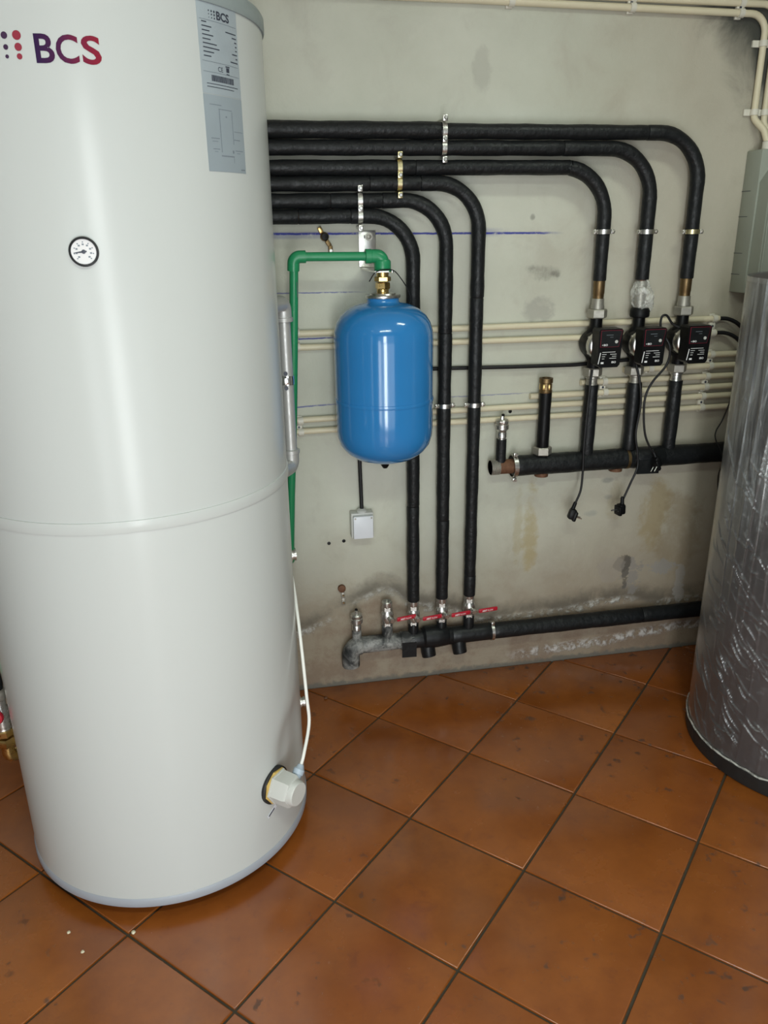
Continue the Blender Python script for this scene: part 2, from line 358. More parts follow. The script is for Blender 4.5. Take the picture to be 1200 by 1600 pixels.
def shell_material():
    n = NT('dark_tank_jacket'); f = n.noise(3, 4, .6); z = n.xyz()[2]
    n.set(col=n.mix(n.ss(f, .3, .7), (.040, .033, .037), (.070, .059, .065)), rough=.5); return n.m
M['jacket'] = shell_material()
def crumple_material():
    n = NT('crumpled_clear_film'); f = n.noise(38, 3, .5, dist=.8)
    n.set(col=(.72, .72, .67), rough=.14, spec=.7, alpha=n.ss(f, .35, .7, .16, .62)); n.bump(f, .6, .006); return n.m
M['crumple'] = crumple_material()
def dusty_material():
    n = NT('dusty_tape_wrapped_foam'); f = n.noise(120, 3, .6); g = n.noise(12, 5, .65, dist=.8)
    k = n.m_('MULTIPLY', n.ss(f, .0, .62), n.ss(g, .36, .62))
    n.set(col=n.mix(n.m_('MULTIPLY', k, .85), (.016, .017, .018), (.36, .355, .335)), rough=.6); n.bump(g, .5, .004); return n.m
M['dusty'] = dusty_material()
def logo_material():
    n = NT('logo_gradient_print'); x = n.xyz()[0]
    r = n.t.nodes.new('ShaderNodeValToRGB'); n.put(r.inputs[0], n.ss(x, -.055, .095))
    e = r.color_ramp.elements; e[0].color = (.008, .007, .050, 1); e[1].color = (.24, .006, .022, 1); q = e.new(.50); q.color = (.065, .006, .048, 1)
    n.set(col=r.outputs[0], rough=.55, spec=.15); return n.m
M['logo'] = logo_material()

# ------------------------------------------------------------------ room
X0, X1, Y0, Y1, ZC = -1.55, 2.15, -3.40, 0.0, 2.56
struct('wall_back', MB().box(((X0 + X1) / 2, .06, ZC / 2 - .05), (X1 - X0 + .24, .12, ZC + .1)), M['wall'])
struct('wall_left', MB().box((X0 - .06, Y0 / 2, ZC / 2 - .05), (.12, -Y0 - .002, ZC + .1)), M['bare'])
struct('wall_right', MB().box((X1 + .06, Y0 / 2, ZC / 2 - .05), (.12, -Y0 - .002, ZC + .1)), M['bare'])
wf = MB()
DX0, DX1, DZ = -.95, 1.25, 2.1
wf.box(((X0 - .12 + DX0) / 2, Y0 - .06, ZC / 2 - .05), (DX0 - X0 + .12, .12, ZC + .1)); wf.box(((X1 + .12 + DX1) / 2, Y0 - .06, ZC / 2 - .05), (X1 + .12 - DX1, .12, ZC + .1))
wf.box(((DX0 + DX1) / 2, Y0 - .06, (DZ + ZC) / 2), (DX1 - DX0, .12, ZC - DZ))
struct('wall_front', wf, M['plain'])
struct('trim_1', MB().box((-.32, Y0 - .03, DZ / 2 + .01), (.10, .08, DZ - .02), .006).box((DX0 + .03, Y0 - .03, DZ / 2), (.06, .1, DZ)).box((DX1 - .03, Y0 - .03, DZ / 2), (.06, .1, DZ)).box(((DX0 + DX1) / 2, Y0 - .03, DZ - .03), (DX1 - DX0, .1, .06)), M['door'])
struct('ceiling', MB().box(((X0 + X1) / 2, Y0 / 2, ZC + .05), (X1 - X0, -Y0, .1)), M['ceil'])
floor = struct('floor', MB().box(((X0 + X1) / 2, Y0 / 2, -.055), (X1 - X0 + .24, -Y0 + .24, .10)), M['grout'])
floor['label'] = 'grey green mortar bed under the diagonal terracotta tiles'

# diagonal terracotta tiles, each a brick-like part of the floor
TS = 1 / 3.0; GAP = .0062
ua = Vector((math.sqrt(.5), -math.sqrt(.5))); ub = Vector((math.sqrt(.5), math.sqrt(.5))); TB = Vector((.6055, -.4536))
def clip(poly, ax, lim, keep_less):
    out = []
    for i in range(len(poly)):
        a, b = poly[i], poly[(i + 1) % len(poly)]; ia = (a[ax] <= lim) == keep_less; ib = (b[ax] <= lim) == keep_less
        if ia: out.append(a)
        if ia != ib: t = (lim - a[ax]) / (b[ax] - a[ax]); out.append(a + (b - a) * t)
    return out
def tile_mb(poly, mb=None):
    mb = MB(); n = len(poly); c = sum(poly, Vector((0, 0))) / n
    def inset(d):
        o = []
        for p in poly:
            q = p - c; L = q.length; o.append(c + q * (1 - min(.5, d * 1.4 / max(L, .01))))
        return o
    rings = [(poly, -.009), (poly, -.0016), (inset(.0011), -.0004), (inset(.003), 0.0)]
    vs = [(p.x, p.y, z) for ring, z in rings for p in ring]; fs = []
    for i in range(3):
        for k in range(n): fs.append((i * n + k, i * n + (k + 1) % n, (i + 1) * n + (k + 1) % n, (i + 1) * n + k))
    fs.append(tuple(3 * n + k for k in range(n))); return mb.add(vs, fs)
hf = TS / 2 - GAP / 2
sq = [ua * s1 * hf + ub * s2 * hf for s1, s2 in ((-1, -1), (1, -1), (1, 1), (-1, 1))]
full_tile = tile_mb(sq).mesh('tile', M['tile'], sharp=50)
for i in range(-14, 15):
    for j in range(-14, 15):
        c = TB + ua * TS * (i + .5) + ub * TS * (j + .5)
        poly = [c + p for p in sq]
        if all(X0 + .004 < p.x < X1 - .004 and Y0 + .004 < p.y < -.004 for p in poly):
            o = bpy.data.objects.new('tile', full_tile); o.location = (c.x, c.y, random.uniform(-.0003, .0003)); o.rotation_euler = (random.uniform(-.0012, .0012), random.uniform(-.0012, .0012), 0)
        else:
            for ax, lim, kl in ((0, X0 + .003, False), (0, X1 - .003, True), (1, Y0 + .003, False), (1, -.003, True)):
                if len(poly) > 2: poly = clip(poly, ax, lim, kl)
            ar = abs(sum(poly[k].x * poly[(k + 1) % len(poly)].y - poly[(k + 1) % len(poly)].x * poly[k].y for k in range(len(poly)))) / 2 if len(poly) > 2 else 0
            if ar < .0015: continue
            cc = sum(poly, Vector((0, 0))) / len(poly)
            o = bpy.data.objects.new('tile', tile_mb([p - cc for p in poly]).mesh('tile', M['tile'], sharp=50)); o.location = (cc.x, cc.y, 0)
        C.objects.link(o); o.parent = floor

# ceiling lamps (each with its own light), the short one added as fill
def ceiling_lamp(label, at, sx, sy, power):
    x, y, z = at; cl = thing('ceiling_light', label, 'lamp', (x, y, ZC), 'strip lamps on the ceiling')
    part('housing', MB().box((x, y, ZC - .02), (sx + .06, sy + .06, .04), .006), M['boxwhite'], cl)
    for s in (-1, 1):
        part('rim_strip', MB().box((x + s * (sx / 2 + .02), y, z + .01), (.02, sy + .06, .05), .003), M['boxwhite'], cl)
        part('rim_strip', MB().box((x, y + s * (sy / 2 + .02), z + .01), (sx + .02, .02, .05), .003), M['boxwhite'], cl)
    area('ceiling_lamp_light', (x, y, z + .005), (0, 0, 0), sx, sy, power, LAMP_COL)
ceiling_lamp('long strip lamp on the ceiling behind the viewer, outside the picture', LAMP_AT, 1.0, .16, LAMP_POWER)
ceiling_lamp('short fill lamp added on the ceiling over the pumps, outside the picture', FILL_AT, .5, .16, FILL_POWER)

# ------------------------------------------------------------------ white water tank
TX, TY, TR = -.249, -.540, .3515
tank = thing('water_tank', 'tall white cylindrical hot water tank with a round thermometer, biggest object at left', 'tank', (TX, TY, 0))
def tp(deg, z, dr=0.0):
    a = R(deg); return Vector((TX + (TR + dr) * math.cos(a), TY + (TR + dr) * math.sin(a), z))
def shell(z0, z1, rows, dish=False, n=160):
    mb = MB(); vs = []; fs = []
    for i in range(rows + 1):
        z = z0 + (z1 - z0) * i / rows
        for k in range(n):
            a = 2 * math.pi * k / n; dr = 0.0
            if dish:
                da = (math.degrees(a) + 180) % 360 - 180 + 24; q = (da / 13) ** 2 + ((z - .265 - max(0, da) * .002) / .105) ** 2
                dr = -.013 * math.exp(-q * q * .8)
            vs.append(tp(math.degrees(a), z, dr))
        if i:
            for k in range(n): fs.append(((i - 1) * n + k, (i - 1) * n + (k + 1) % n, i * n + (k + 1) % n, i * n + k))
    fs.append(tuple(range(n - 1, -1, -1))); fs.append(tuple(rows * n + k for k in range(n)))
    return mb.add(vs, fs)
part('lower_shell', shell(.056, .957, 70, True), M['white'], tank, 'lower half of the white steel jacket', 60)
part('upper_shell', shell(.976, 1.862, 4), M['white'], tank, 'upper half of the white steel jacket', 60)
part('joint_band', MB().lathe([(TR - .004, .953), (TR + .0022, .954), (TR + .003, .957), (TR + .003, .974), (TR + .0022, .9775), (TR - .004, .979)], (TX, TY, 0), n=160), M['white'], tank, 'raised white band joining the two jacket halves', 30)
part('base_ring', MB().lathe([(TR - .03, .035), (TR + .002, .035), (TR + .003, .037), (TR + .003, .054), (TR + .0005, .058), (TR - .03, .058)], (TX, TY, 0), n=160), M['greyring'], tank, 'pale blue grey ring at the foot')
part('top_lid', MB().lathe([(TR - .02, 1.860), (TR + .003, 1.860), (TR + .0045, 1.864), (TR + .0045, 1.884), (TR + .001, 1.890), (TR - .06, 1.905), (.05, 1.93), (0, 1.931)], (TX, TY, 0), n=160), M['lid'], tank, 'grey plastic lid')
for k in range(3):
    p = tp(90 + 120 * k, 0, -.10); part('foot', MB().lathe([(.024, 0.0), (.026, .003), (.026, .012), (.012, .016), (.012, .0355)], (p.x, p.y, 0), n=20), M['rubber'], tank)
# printed logo on the jacket
def on_tank(flat, deg0, z0, dr, skew=0.0):
    return [tp(deg0 + math.degrees(u / TR), z0 + v, dr) for u, v in flat]
for ch, d0, wd in (('B', -93.2, .0285), ('C', -88.15, .0335), ('S', -81.95, .0290)):
    fl, fs, _ = text2d(ch, .0405, wd, .020); part('logo_letter', MB().add(on_tank(fl, d0, 1.7465, .0008), fs), M['logo'], tank, 'printed letter ' + ch + ' shading from navy to red', None)
def dot(deg, z, r, n=24): return MB().add(on_tank([(r * math.cos(2 * math.pi * k / n), r * math.sin(2 * math.pi * k / n)) for k in range(n)], deg, z, .0008), [tuple(range(n))])
for deg, col in ((-97.2, 0), (-100.3, 1), (-103.3, 2)):
    for z, r in zip((1.7845, 1.7685, 1.7555), ((.0066, .0056, .0042), (.0050, .0038, .0028), (.0036, .0026, .0019))[col]):
        part('logo_dot', dot(deg, z, r), M['redink'] if col == 0 else M['plum'], tank, None, None)
# rating plate and diagram sticker
def sticker(d0, d1, z0, z1, dr, n=10):
    vs = []; fs = []
    for i in range(n + 1):
        a = d0 + (d1 - d0) * i / n; vs += [tp(a, z0, dr), tp(a, z1, dr), tp(a, z0, dr - .0004), tp(a, z1, dr - .0004)]
    for i in range(n):
        b = i * 4; fs += [(b, b + 4, b + 5, b + 1), (b, b + 2, b + 6, b + 4), (b + 1, b + 5, b + 7, b + 3)]
    fs += [(0, 1, 3, 2), (n * 4, n * 4 + 2, n * 4 + 3, n * 4 + 1)]
    return MB().add(vs, fs)
LD0, LD1 = -49.2, -32.6; LW = R(LD1 - LD0) * TR
def deg_at(u): return LD0 + (LD1 - LD0) * u
def bars(mb, lst, dr=.0011):
    for u0, u1, z0, z1 in lst:
        n = max(1, int((u1 - u0) * 10)); vs = []; fs = []
        for i in range(n + 1): a = deg_at(u0 + (u1 - u0) * i / n); vs += [tp(a, z0, dr), tp(a, z1, dr)]
        for i in range(n): fs.append((2 * i, 2 * i + 2, 2 * i + 3, 2 * i + 1))
        mb.add(vs, fs)
    return mb
rp = part('rating_plate', sticker(LD0, LD1, 1.7215, 1.8605, .0006), M['label'], tank, 'silver grey type plate with small print', 30)
def zat(f): return 1.8605 - f * .139        # f = 0 top .. 1 bottom of the plate
fl, fs, ww = text2d('BCS', .0135, .0335, .03); part('plate_heading', MB().add(on_tank(fl, deg_at(.44), zat(.165), .0011), fs), M['ink'], rp, None, None)
mb = MB()
for ci in range(3):
    for ri in range(3):
        r = .0008 + .00035 * ci + .00025 * (2 - ri); a = deg_at(.26 + .065 * ci); z = zat(.085 + .036 * ri)
        mb.add(on_tank([(r * math.cos(k), r * math.sin(k)) for k in [math.pi * q / 5 for q in range(10)]], a, z, .0011), [tuple(range(10))])
part('plate_dots', mb, M['ink'], rp, None, None)['kind'] = 'stuff'
mb = MB(); L = []
for k, (ln, rn) in enumerate(((.11, 0), (.22, .30), (.17, .13), (.25, .06), (.18, .05), (.32, .05), (.38, .15), (.24, .05), (.17, .21))):
    z = zat(.215 + .046 * k); L.append((.08, .08 + ln, z - .0008, z + .0008))
    if rn: L.append((.95 - rn, .95, z - .0008 - .0012, z + .0008 - .0012))
L += [(.10, .90, zat(.885) - .0005, zat(.885) + .0005), (.10, .78, zat(.92) - .0005, zat(.92) + .0005)]
part('small_print', bars(mb, L), M['ink'], rp, None, None)['kind'] = 'stuff'
part('rule_lines', bars(MB(), [(.04, .96, zat(q) - .0003, zat(q) + .0003) for q in (.19, .64, .755)]), M['thinink'], rp, None, None)['kind'] = 'stuff'
fl, fs, ww = text2d('CE', .0075, .0125, .0); part('approval_mark', MB().add(on_tank(fl, deg_at(.39), zat(.735), .0011), fs), M['ink'], rp, None, None)
mb = bars(MB(), [(.60, .68, zat(.725), zat(.675)), (.585, .695, zat(.668), zat(.655)), (.60, .68, zat(.752), zat(.742))]); part('bin_symbol', mb, M['ink'], rp, None, None)
random.seed(3); L = []; u = .22
while u < .78:
    wd = random.choice((.008, .012, .018)); L.append((u, u + wd, zat(.855), zat(.785))); u += wd + random.choice((.005, .008))
part('barcode', bars(MB(), L), M['ink'], rp, None, None)['kind'] = 'stuff'
ds = part('diagram_sticker', sticker(LD0, LD1, 1.5965, 1.7205, .0006), M['label2'], tank, 'lower silver grey sticker with a faint line diagram of the tank', 30)
def zb(f): return 1.7205 - f * .124
L = [(.33, .345, zb(.74), zb(.17)), (.66, .672, zb(.62), zb(.19)), (.12, .40, zb(.125) - .0005, zb(.125) + .0005), (.32, .67, zb(.175) - .0005, zb(.175) + .0005), (.49, .525, zb(.275), zb(.255)),
     (.70, .95, zb(.445) - .0004, zb(.445) + .0004), (.68, .86, zb(.555) - .0006, zb(.555) + .0006), (.10, .30, zb(.56) - .0006, zb(.56) + .0006), (.12, .26, zb(.60) - .0004, zb(.60) + .0004), (.13, .29, zb(.70) - .0006, zb(.70) + .0006),
     (.16, .24, zb(.735) - .0004, zb(.735) + .0004), (.62, .66, zb(.74), zb(.70)), (.70, .93, zb(.70) - .0006, zb(.70) + .0006), (.74, .84, zb(.735) - .0004, zb(.735) + .0004), (.32, .66, zb(.785) - .001, zb(.785) + .001), (.645, .655, zb(.87), zb(.79)), (.84, .96, zb(.955) - .0009, zb(.955) + .0009)]
part('line_diagram', bars(MB(), L), M['thinink'], ds, None, None)['kind'] = 'stuff'
# thermometer
gp = tp(-88.0, 1.466); gn = Vector((math.cos(R(-88)), math.sin(R(-88)), 0)); gx = Vector((-gn.y, gn.x, 0)); gz = Vector((0, 0, 1))
GR = .0235
th = part('thermometer', MB().lathe([(GR, -.004), (GR + .001, .004), (GR, .0075), (GR - .0028, .0078), (GR - .0032, .0040), (GR - .006, .0040)], gp, gn, n=40), M['blackpl'], tank, 'round thermometer with black rim and pale dial')
part('dial', MB().lathe([(GR - .002, .0), (GR - .0031, .0048), (0, .0048)], gp, gn, n=40), M['dial'], th)
mb = MB()
for k in range(9):
    a = R(225 - 33.75 * k)
    for rr, s in ((.0155, .0011), (.0118, .0017)):
        c = gp + gn * .0050 + gx * math.cos(a) * rr + gz * math.sin(a) * rr; mb.plate([(-s, -s * .8), (s, -s * .8), (s, s * .8), (-s, s * .8)], c, gx, gz, .0002)
part('scale_marks', mb, M['thinink'], th, None, None)['kind'] = 'stuff'
a = R(186); dv = gx * math.cos(a) + gz * math.sin(a); pv = -gx * math.sin(a) + gz * math.cos(a)
part('needle', MB().plate([(-.005, -.0012), (.003, -.0014), (.0165, -.0003), (.0165, .0003), (.003, .0014), (-.005, .0012)], gp + gn * .0054, dv, pv, .0004).lathe([(.0034, .0045), (.0034, .006), (.001, .0064)], gp, gn, n=14), M['ink'], th)
# side plugs
def plug(deg, z):
    a = R(deg); u = Vector((math.cos(a), math.sin(a), 0)); p = tp(deg, z)
    part('side_plug', MB().lathe([(.0165, -.004), (.0165, .004), (.012, .005), (.012, .012), (.0145, .010), (.0145, .014), (.009, .014), (.009, .008)], p, u, n=22), M['nickel'], tank, 'nickel plated port plug on the right flank')
plug(6, .716); plug(4, .287)
# electric heater
ha = R(-41); hu = Vector((math.cos(ha), math.sin(ha), 0)); hs = Vector((-hu.y, hu.x, 0)); hb = tp(-41, .232)
he = part('electric_heater', MB().lathe([(.047, -.004), (.047, .004), (.045, .006)], hb, hu, n=32), M['rubber'], tank, 'screw-in electric heater with black gasket and grey cap')
part('yellow_gasket', MB().nut(hb + hu * .0055, hu, .044, .006, 8, .2), M['yellow'], he)
part('heater_plate', MB().nut(hb + hu * .011, hu, .044, .0045, 6, .0), M['grey'], he)
part('heater_cap', MB().lathe([(.041, .015), (.041, .020), (.040, .052), (.037, .058), (.020, .060), (0, .060)], hb, hu, n=6, a0=0).lathe([(.031, .05), (.0305, .068), (.028, .072), (0, .072)], hb, hu, n=28), M['grey'], he)
gb = hb + hu * .044 + hs * .030 + Vector((0, 0, .018)); gd = (hs * .65 + Vector((0, 0, .65))).normalized()
part('cable_gland', MB().lathe([(.012, -.012), (.012, .006), (.014, .007), (.014, .019), (.011, .022), (.007, .031), (.004, .031)], gb, gd, n=10), M['gland'], he, 'blue grey cable gland')
tg = tp(-43.5, .158); part('paper_tag', MB().plate([(-.017, -.005), (.016, .008), (.013, .017), (-.020, .004)], tg, hs, gz, .0006), M['boxwhite'], tank, 'small white slip with black print below the heater', None)
part('tag_print', MB().plate([(-.014, -.001), (.008, .0078), (.0065, .0115), (-.0155, .0027)], tg + hu * .0012, hs, gz, .0002), M['ink'], tank, None, None)
# white cable from gland up behind the tank
gt = gb + gd * .03
wc = spline([gt, gt + gd * .02 + Vector((0, 0, .01)), Vector((.112, -.70, .345)), Vector((.111, -.68, .41)), Vector((.1085, -.62, .52)), Vector((.1065, -.56, .585)), Vector((.1035, -.48, .64)), Vector((.092, -.40, .70)), tp(28, .735, .012), tp(34, .75, -.006)], 10)
single('heater_cable', MB().tube(wc, .0042, 10), M['whitecable'], 'white cable rising from the heater along the right flank of the white tank', 'cable', gt)

# silver pipe at the right flank of the tank, with elbows
SXP, SYP = .124, -.40
sp = thing('silver_bypass_pipe', 'silver vertical pipe with elbows between white tank and green pipe', 'pipe', (SXP, SYP, .90))
def toward(deg, z): p = tp(deg, z); return p
for zc, s, nm in ((1.318, 1, 'top'), (.935, -1, 'bottom')):
    q = tp(14, zc + s * .012); path = bend([(SXP, SYP, zc - s * .03), (SXP, SYP, zc + s * .012), q + (q - Vector((SXP, SYP, zc + s * .012))) * .3], .018, 8)
    e = part('pipe_elbow', MB().tube(path, .0195, 18).lathe([(.0195, 0), (.022, .001), (.022, .010), (.0195, .011)], (SXP, SYP, zc - s * .032), (0, 0, s), n=22), M['silver'], sp)
part('pipe_tube', MB().tube([(SXP, SYP, .955), (SXP, SYP, 1.30)], .0155, 18), M['silver'], sp)
pc = part('pipe_clip', MB().strap((SXP, SYP, 1.145), (0, 0, 1), .016, .022, .002, n=22).box((SXP - .004, SYP - .021, 1.145), (.012, .008, .016), .001), M['chrome'], sp, 'bright steel clip with dark screws')
for zz in (1.163, 1.127): part('clip_screw', MB().lathe([(.005, 0), (.005, .003)], (SXP - .004, SYP - .016, zz), (0, -1, 0), n=10), M['ink'], pc)

# brass fittings on the left flank
BX, BY = -.632, -.565
bf = thing('drain_valve', 'brass and steel drain valve with red handle at the left edge of the white tank', 'valve', (BX, BY, .26))
ep = tp(176, .255); ep2 = Vector((BX, BY, .255))
part('brass_elbow', MB().tube(bend([(BX, BY, .30), (BX, BY, .255), ep + (ep - ep2) * .2], .022, 8), .0155, 16), M['brass'], bf)
part('hex_nut', MB().nut((BX, BY, .297), (0, 0, 1), .025, .024, 6), M['brass'], bf)
part('hex_nut', MB().nut((BX, BY, .325), (0, 0, 1), .022, .018, 6, .5), M['brass'], bf)
part('threaded_body', MB().lathe([(.017, .343), (.019, .347), (.0175, .353), (.0195, .36), (.0175, .367), (.0195, .374), (.0175, .381), (.021, .386), (.021, .402), (.017, .408), (.017, .43)], (BX, BY, 0), n=24), M['nickel'], bf)
part('red_handle', MB().lathe([(.006, 0), (.006, .012), (.017, .013), (.019, .018), (.017, .025), (.004, .027)], (BX + .002, BY - .018, .398), (-.1, -1, .1), n=18), M['red'], bf)
part('grey_coupling', MB().lathe([(.02, .43), (.023, .434), (.023, .452), (.019, .458)], (BX, BY, 0), n=20), M['galv'], bf)
part('black_sleeve', MB().lathe([(.017, .455), (.019, .47), (.018, .50)], (BX, BY, 0), n=18), M['tape'], bf)
part('green_riser', MB().tube([(BX, BY, .495), (BX - .008, BY + .02, .75), (BX - .02, BY + .05, 1.2)], .0135, 14), M['green'], bf, 'green plastic riser')

# ------------------------------------------------------------------ insulated black pipes on the wall
PO = -.05; PR = .0202
sleeve_r = random.Random(5)
def wobble_tube(path, r, n=18, amp=.0006):
    """foam sleeve: slight swellings along its length, rounded ends"""
    P = [Vector(p) for p in path]; Q = [P[0]]
    for i in range(1, len(P)):
        L = (P[i] - P[i - 1]).length; k = max(1, int(L / .03))
        for j in range(1, k + 1): Q.append(P[i - 1].lerp(P[i], j / k))
    ph = sleeve_r.uniform(0, 9); d = 0; rr = []
    for i, q in enumerate(Q):
        d += (q - Q[i - 1]).length if i else 0
        rr.append(r + amp * (math.sin(d * 31 + ph) + .7 * math.sin(d * 77 + ph * 2)))
    rr[0] = r * .955; rr[-1] = r * .955
    a = Q[0] + (Q[1] - Q[0]).normalized() * .003; b = Q[-1] + (Q[-2] - Q[-1]).normalized() * .003
    Q = [Q[0], a] + Q[1:-1] + [b, Q[-1]]; rr = [rr[0], r] + rr[1:-1] + [r, rr[-1]]
    return MB().tube(Q, rr, n)
def ipipe(label, z, xc, rad, zcuts, x_split, elbow_x, rleft=PR, end_fit=None, zend=.325, zjit=0):
    t = thing('insulated_pipe', label, 'pipe', (xc, PO, zend), 'black insulated pipes on the back wall')
    part('insulation_sleeve', wobble_tube([(-.72, PO, z + zjit), (x_split, PO, z + zjit)], rleft), M['foam'], t)
    if elbow_x > x_split + .03:
        part('insulation_sleeve', wobble_tube([(x_split + .001, PO, z), (elbow_x, PO, z)], PR), M['foam'], t); s = elbow_x
    else: s = x_split
    el = bend([(s + .001, PO, z), (xc, PO, z), (xc, PO, zcuts[0])], rad, 12)
    part('elbow_sleeve', wobble_tube(el, PR + .0006), M['foam'], t)
    for a, b in zip(zcuts[:-1], zcuts[1:]):
        part('insulation_sleeve', wobble_tube([(xc + sleeve_r.uniform(-.001, .001), PO, a - .001), (xc, PO, b)], PR + sleeve_r.uniform(-.0005, .0005)), M['foam'], t)
    part('steel_core', MB().tube(bend([(-.72, PO, z), (xc, PO, z), (xc, PO, zcuts[-1] - .012)], rad, 8), .013, 12), M['rust'], t)
    return t
p1 = ipipe('topmost black insulated pipe, turning down to the right pump', 1.745, 1.392, .135, [1.476, 1.338], .600, 1.215, .0222, zend=1.26, zjit=.0015)
p2 = ipipe('second black insulated pipe from the top, turning down to the middle pump', 1.703, 1.243, .135, [1.476, 1.338], .606, .96, zend=1.26)
p3 = ipipe('third black insulated pipe from the top, turning down to the left pump', 1.653, 1.104, .135, [1.478, 1.338], .53, .985, zend=1.26)
p4 = ipipe('fourth black insulated pipe from the top, dropping to the rightmost red lever', 1.613, .719, .125, [1.30, .98, .40, .325], .40, .545)
p5 = ipipe('fifth black insulated pipe from the top, dropping to the middle of the lower manifold', 1.569, .623, .125, [1.20, .98, .605, .325], .29, .435)
p6 = ipipe('lowest black insulated pipe, dropping behind the blue vessel', 1.529, .525, .125, [1.25, .66, .325], .20, .345)
for t, xc in ((p1, 1.392), (p3, 1.104)):
    part('bronze_sleeve', MB().lathe([(.0155, 1.345), (.0175, 1.343), (.0175, 1.300), (.0165, 1.298), (.0165, 1.283)], (xc, PO, 0), n=22), M['bronze'], t, 'bare bronze coloured fitting below the foam')
    part('union_tail', MB().lathe([(.0175, 1.286), (.0185, 1.284), (.0185, 1.268), (.0205, 1.263), (.0205, 1.256), (.015, 1.25)], (xc, PO, 0), n=24), M['galv'], t, 'galvanized union tail')
part('union_tail', MB().lathe([(.015, 1.335), (.0165, 1.33), (.0165, 1.25)], (1.243, PO, 0), n=20), M['galv'], p2)

# pipe clamps
def double_clamp(name, label, x, zs, mat, skew=0.0):
    t = thing('pipe_clamp', label, 'clamp', (x, 0, sum(zs) / 2), 'double clamps on the horizontal pipes')
    zt, zb_ = zs; mid = (zt + zb_) / 2
    for z, r in ((zt, PR + .0028), (zb_, PR + .0010)):
        part('strap', MB().strap((x, PO, z), (1, 0, 0), r, .013, .0022, n=26).strap((x, PO, z), (1, 0, 0), r + .0018, .006, .0014, n=26), mat, t)
    for z in (zt + .031, mid, zb_ - .031):
        e = part('clamp_ear', MB().box((x, PO - .020, z), (.014, .010, .017), .002), mat, t)
        part('screw', MB().lathe([(.0052, 0), (.0052, .0032), (.004, .0045)], (x, PO - .025, z), (0, -1, 0), n=12), M['zinc'], e)
    for zz in (zt + .030, zb_ - .030): part('wall_rod', MB().tube([(x, PO - .018, zz), (x, .0, zz)], .004, 8), M['zinc'], t)
double_clamp('a', 'silver double clamp on the two topmost pipes', .610, (1.745, 1.703), M['zinc'])
double_clamp('b', 'yellowish double clamp on the third and fourth pipes', .484, (1.653, 1.613), M['zincy'])
double_clamp('c', 'silver double clamp on the two lowest horizontal pipes, above the steel bracket', .372, (1.569, 1.529), M['zinc'])
sc = thing('pipe_clamp', 'x', 'clamp', (0, 0, 0), 'single clamps on the vertical pipes')
part('strap', MB().strap((0, 0, 0), (0, 0, 1), PR + .0012, .013, .0026, n=28), M['zinc'], sc)
for s in (-1, 1):
    e = part('clamp_ear', MB().box((s * .0265, -.003, 0), (.011, .013, .013), .002), M['zinc'], sc)
    part('screw', MB().lathe([(.0045, 0), (.0045, .003), (.003, .004)], (s * .0275, -.0095, 0), (0, -1, 0), n=12), M['galv'], e)
part('wall_rod', MB().tube([(0, .022, 0), (0, .05, 0)], .004, 8), M['zinc'], sc)
singles = [(1.104, 1.478, 'steel ring clamp on the pipe above the left pump'), (1.243, 1.476, 'steel ring clamp on the pipe above the middle pump'), (1.392, 1.474, 'brassy ring clamp on the pipe above the right pump'),
           (.623, .981, 'steel ring clamp on the middle vertical pipe, just right of the blue vessel'), (.719, .979, 'steel ring clamp on the third vertical pipe, right of the blue vessel')]
for i, (x, z, lb) in enumerate(singles):
    if i == 0: sc.location = (x, PO, z); sc['label'] = lb
    else:
        c = dup(sc, (x, PO, z), lb, (0, 0, R((0, 4, -5, 6, -4)[i])))
        if i == 2:
            for ch in c.children:
                if ch.name.startswith('strap'): ch.data = ch.data.copy(); ch.data.materials[0] = M['zincy']
# bare clamps still waiting for a pipe
b1 = thing('open_pipe_clamp', 'empty brass clamp hanging open on the wall above the green pipe', 'clamp', (.277, 0, 1.479))
part('wall_disc', MB().lathe([(.012, 0), (.0125, .008), (.010, .013), (.006, .016)], (.277, 0, 1.476), (0, -1, 0), n=20), M['bronze'], b1)
part('rubber_pad', MB().lathe([(.0095, .012), (.0095, .018), (.006, .019)], (.277, 0, 1.476), (0, -1, 0), n=18).box((.2765, -.019, 1.476), (.008, .003, .006), .001), M['blackpl'], b1)
part('clamp_ear', MB().box((.265, -.012, 1.494), (.012, .006, .018), .002, Matrix.Rotation(R(-28), 3, 'Y')), M['brass'], b1)
part('hinged_strap', MB().box((.286, -.013, 1.458), (.012, .010, .018), .002, Matrix.Rotation(R(-35), 3, 'Y')).box((.292, -.013, 1.444), (.012, .012, .016), .002).box((.2925, -.014, 1.430), (.013, .010, .014), .002), M['bronze'], b1)
part('strap_screw', MB().lathe([(.0045, 0), (.0045, .003)], (.292, -.019, 1.438), (0, -1, 0), n=10), M['zinc'], b1)
b2 = thing('open_pipe_clamp', 'empty rusty clamp hanging on the wall above the lower manifold, left of the valves', 'clamp', (.291, 0, .37))
part('wall_disc', MB().lathe([(.0125, 0), (.0135, .006), (.0125, .012), (.007, .014)], (.291, 0, .372), (0, -1, 0), n=20), M['rust'], b2)
part('hanging_strap', MB().box((.294, -.012, .349), (.010, .004, .022), .001).box((.2955, -.010, .327), (.011, .004, .026), .001), M['galv'], b2)
part('strap_screw', MB().lathe([(.0038, 0), (.0038, .003)], (.2955, -.012, .322), (0, -1, 0), n=10).lathe([(.0034, 0), (.0034, .003)], (.294, -.014, .350), (0, -1, 0), n=10), M['bronze'], b2)

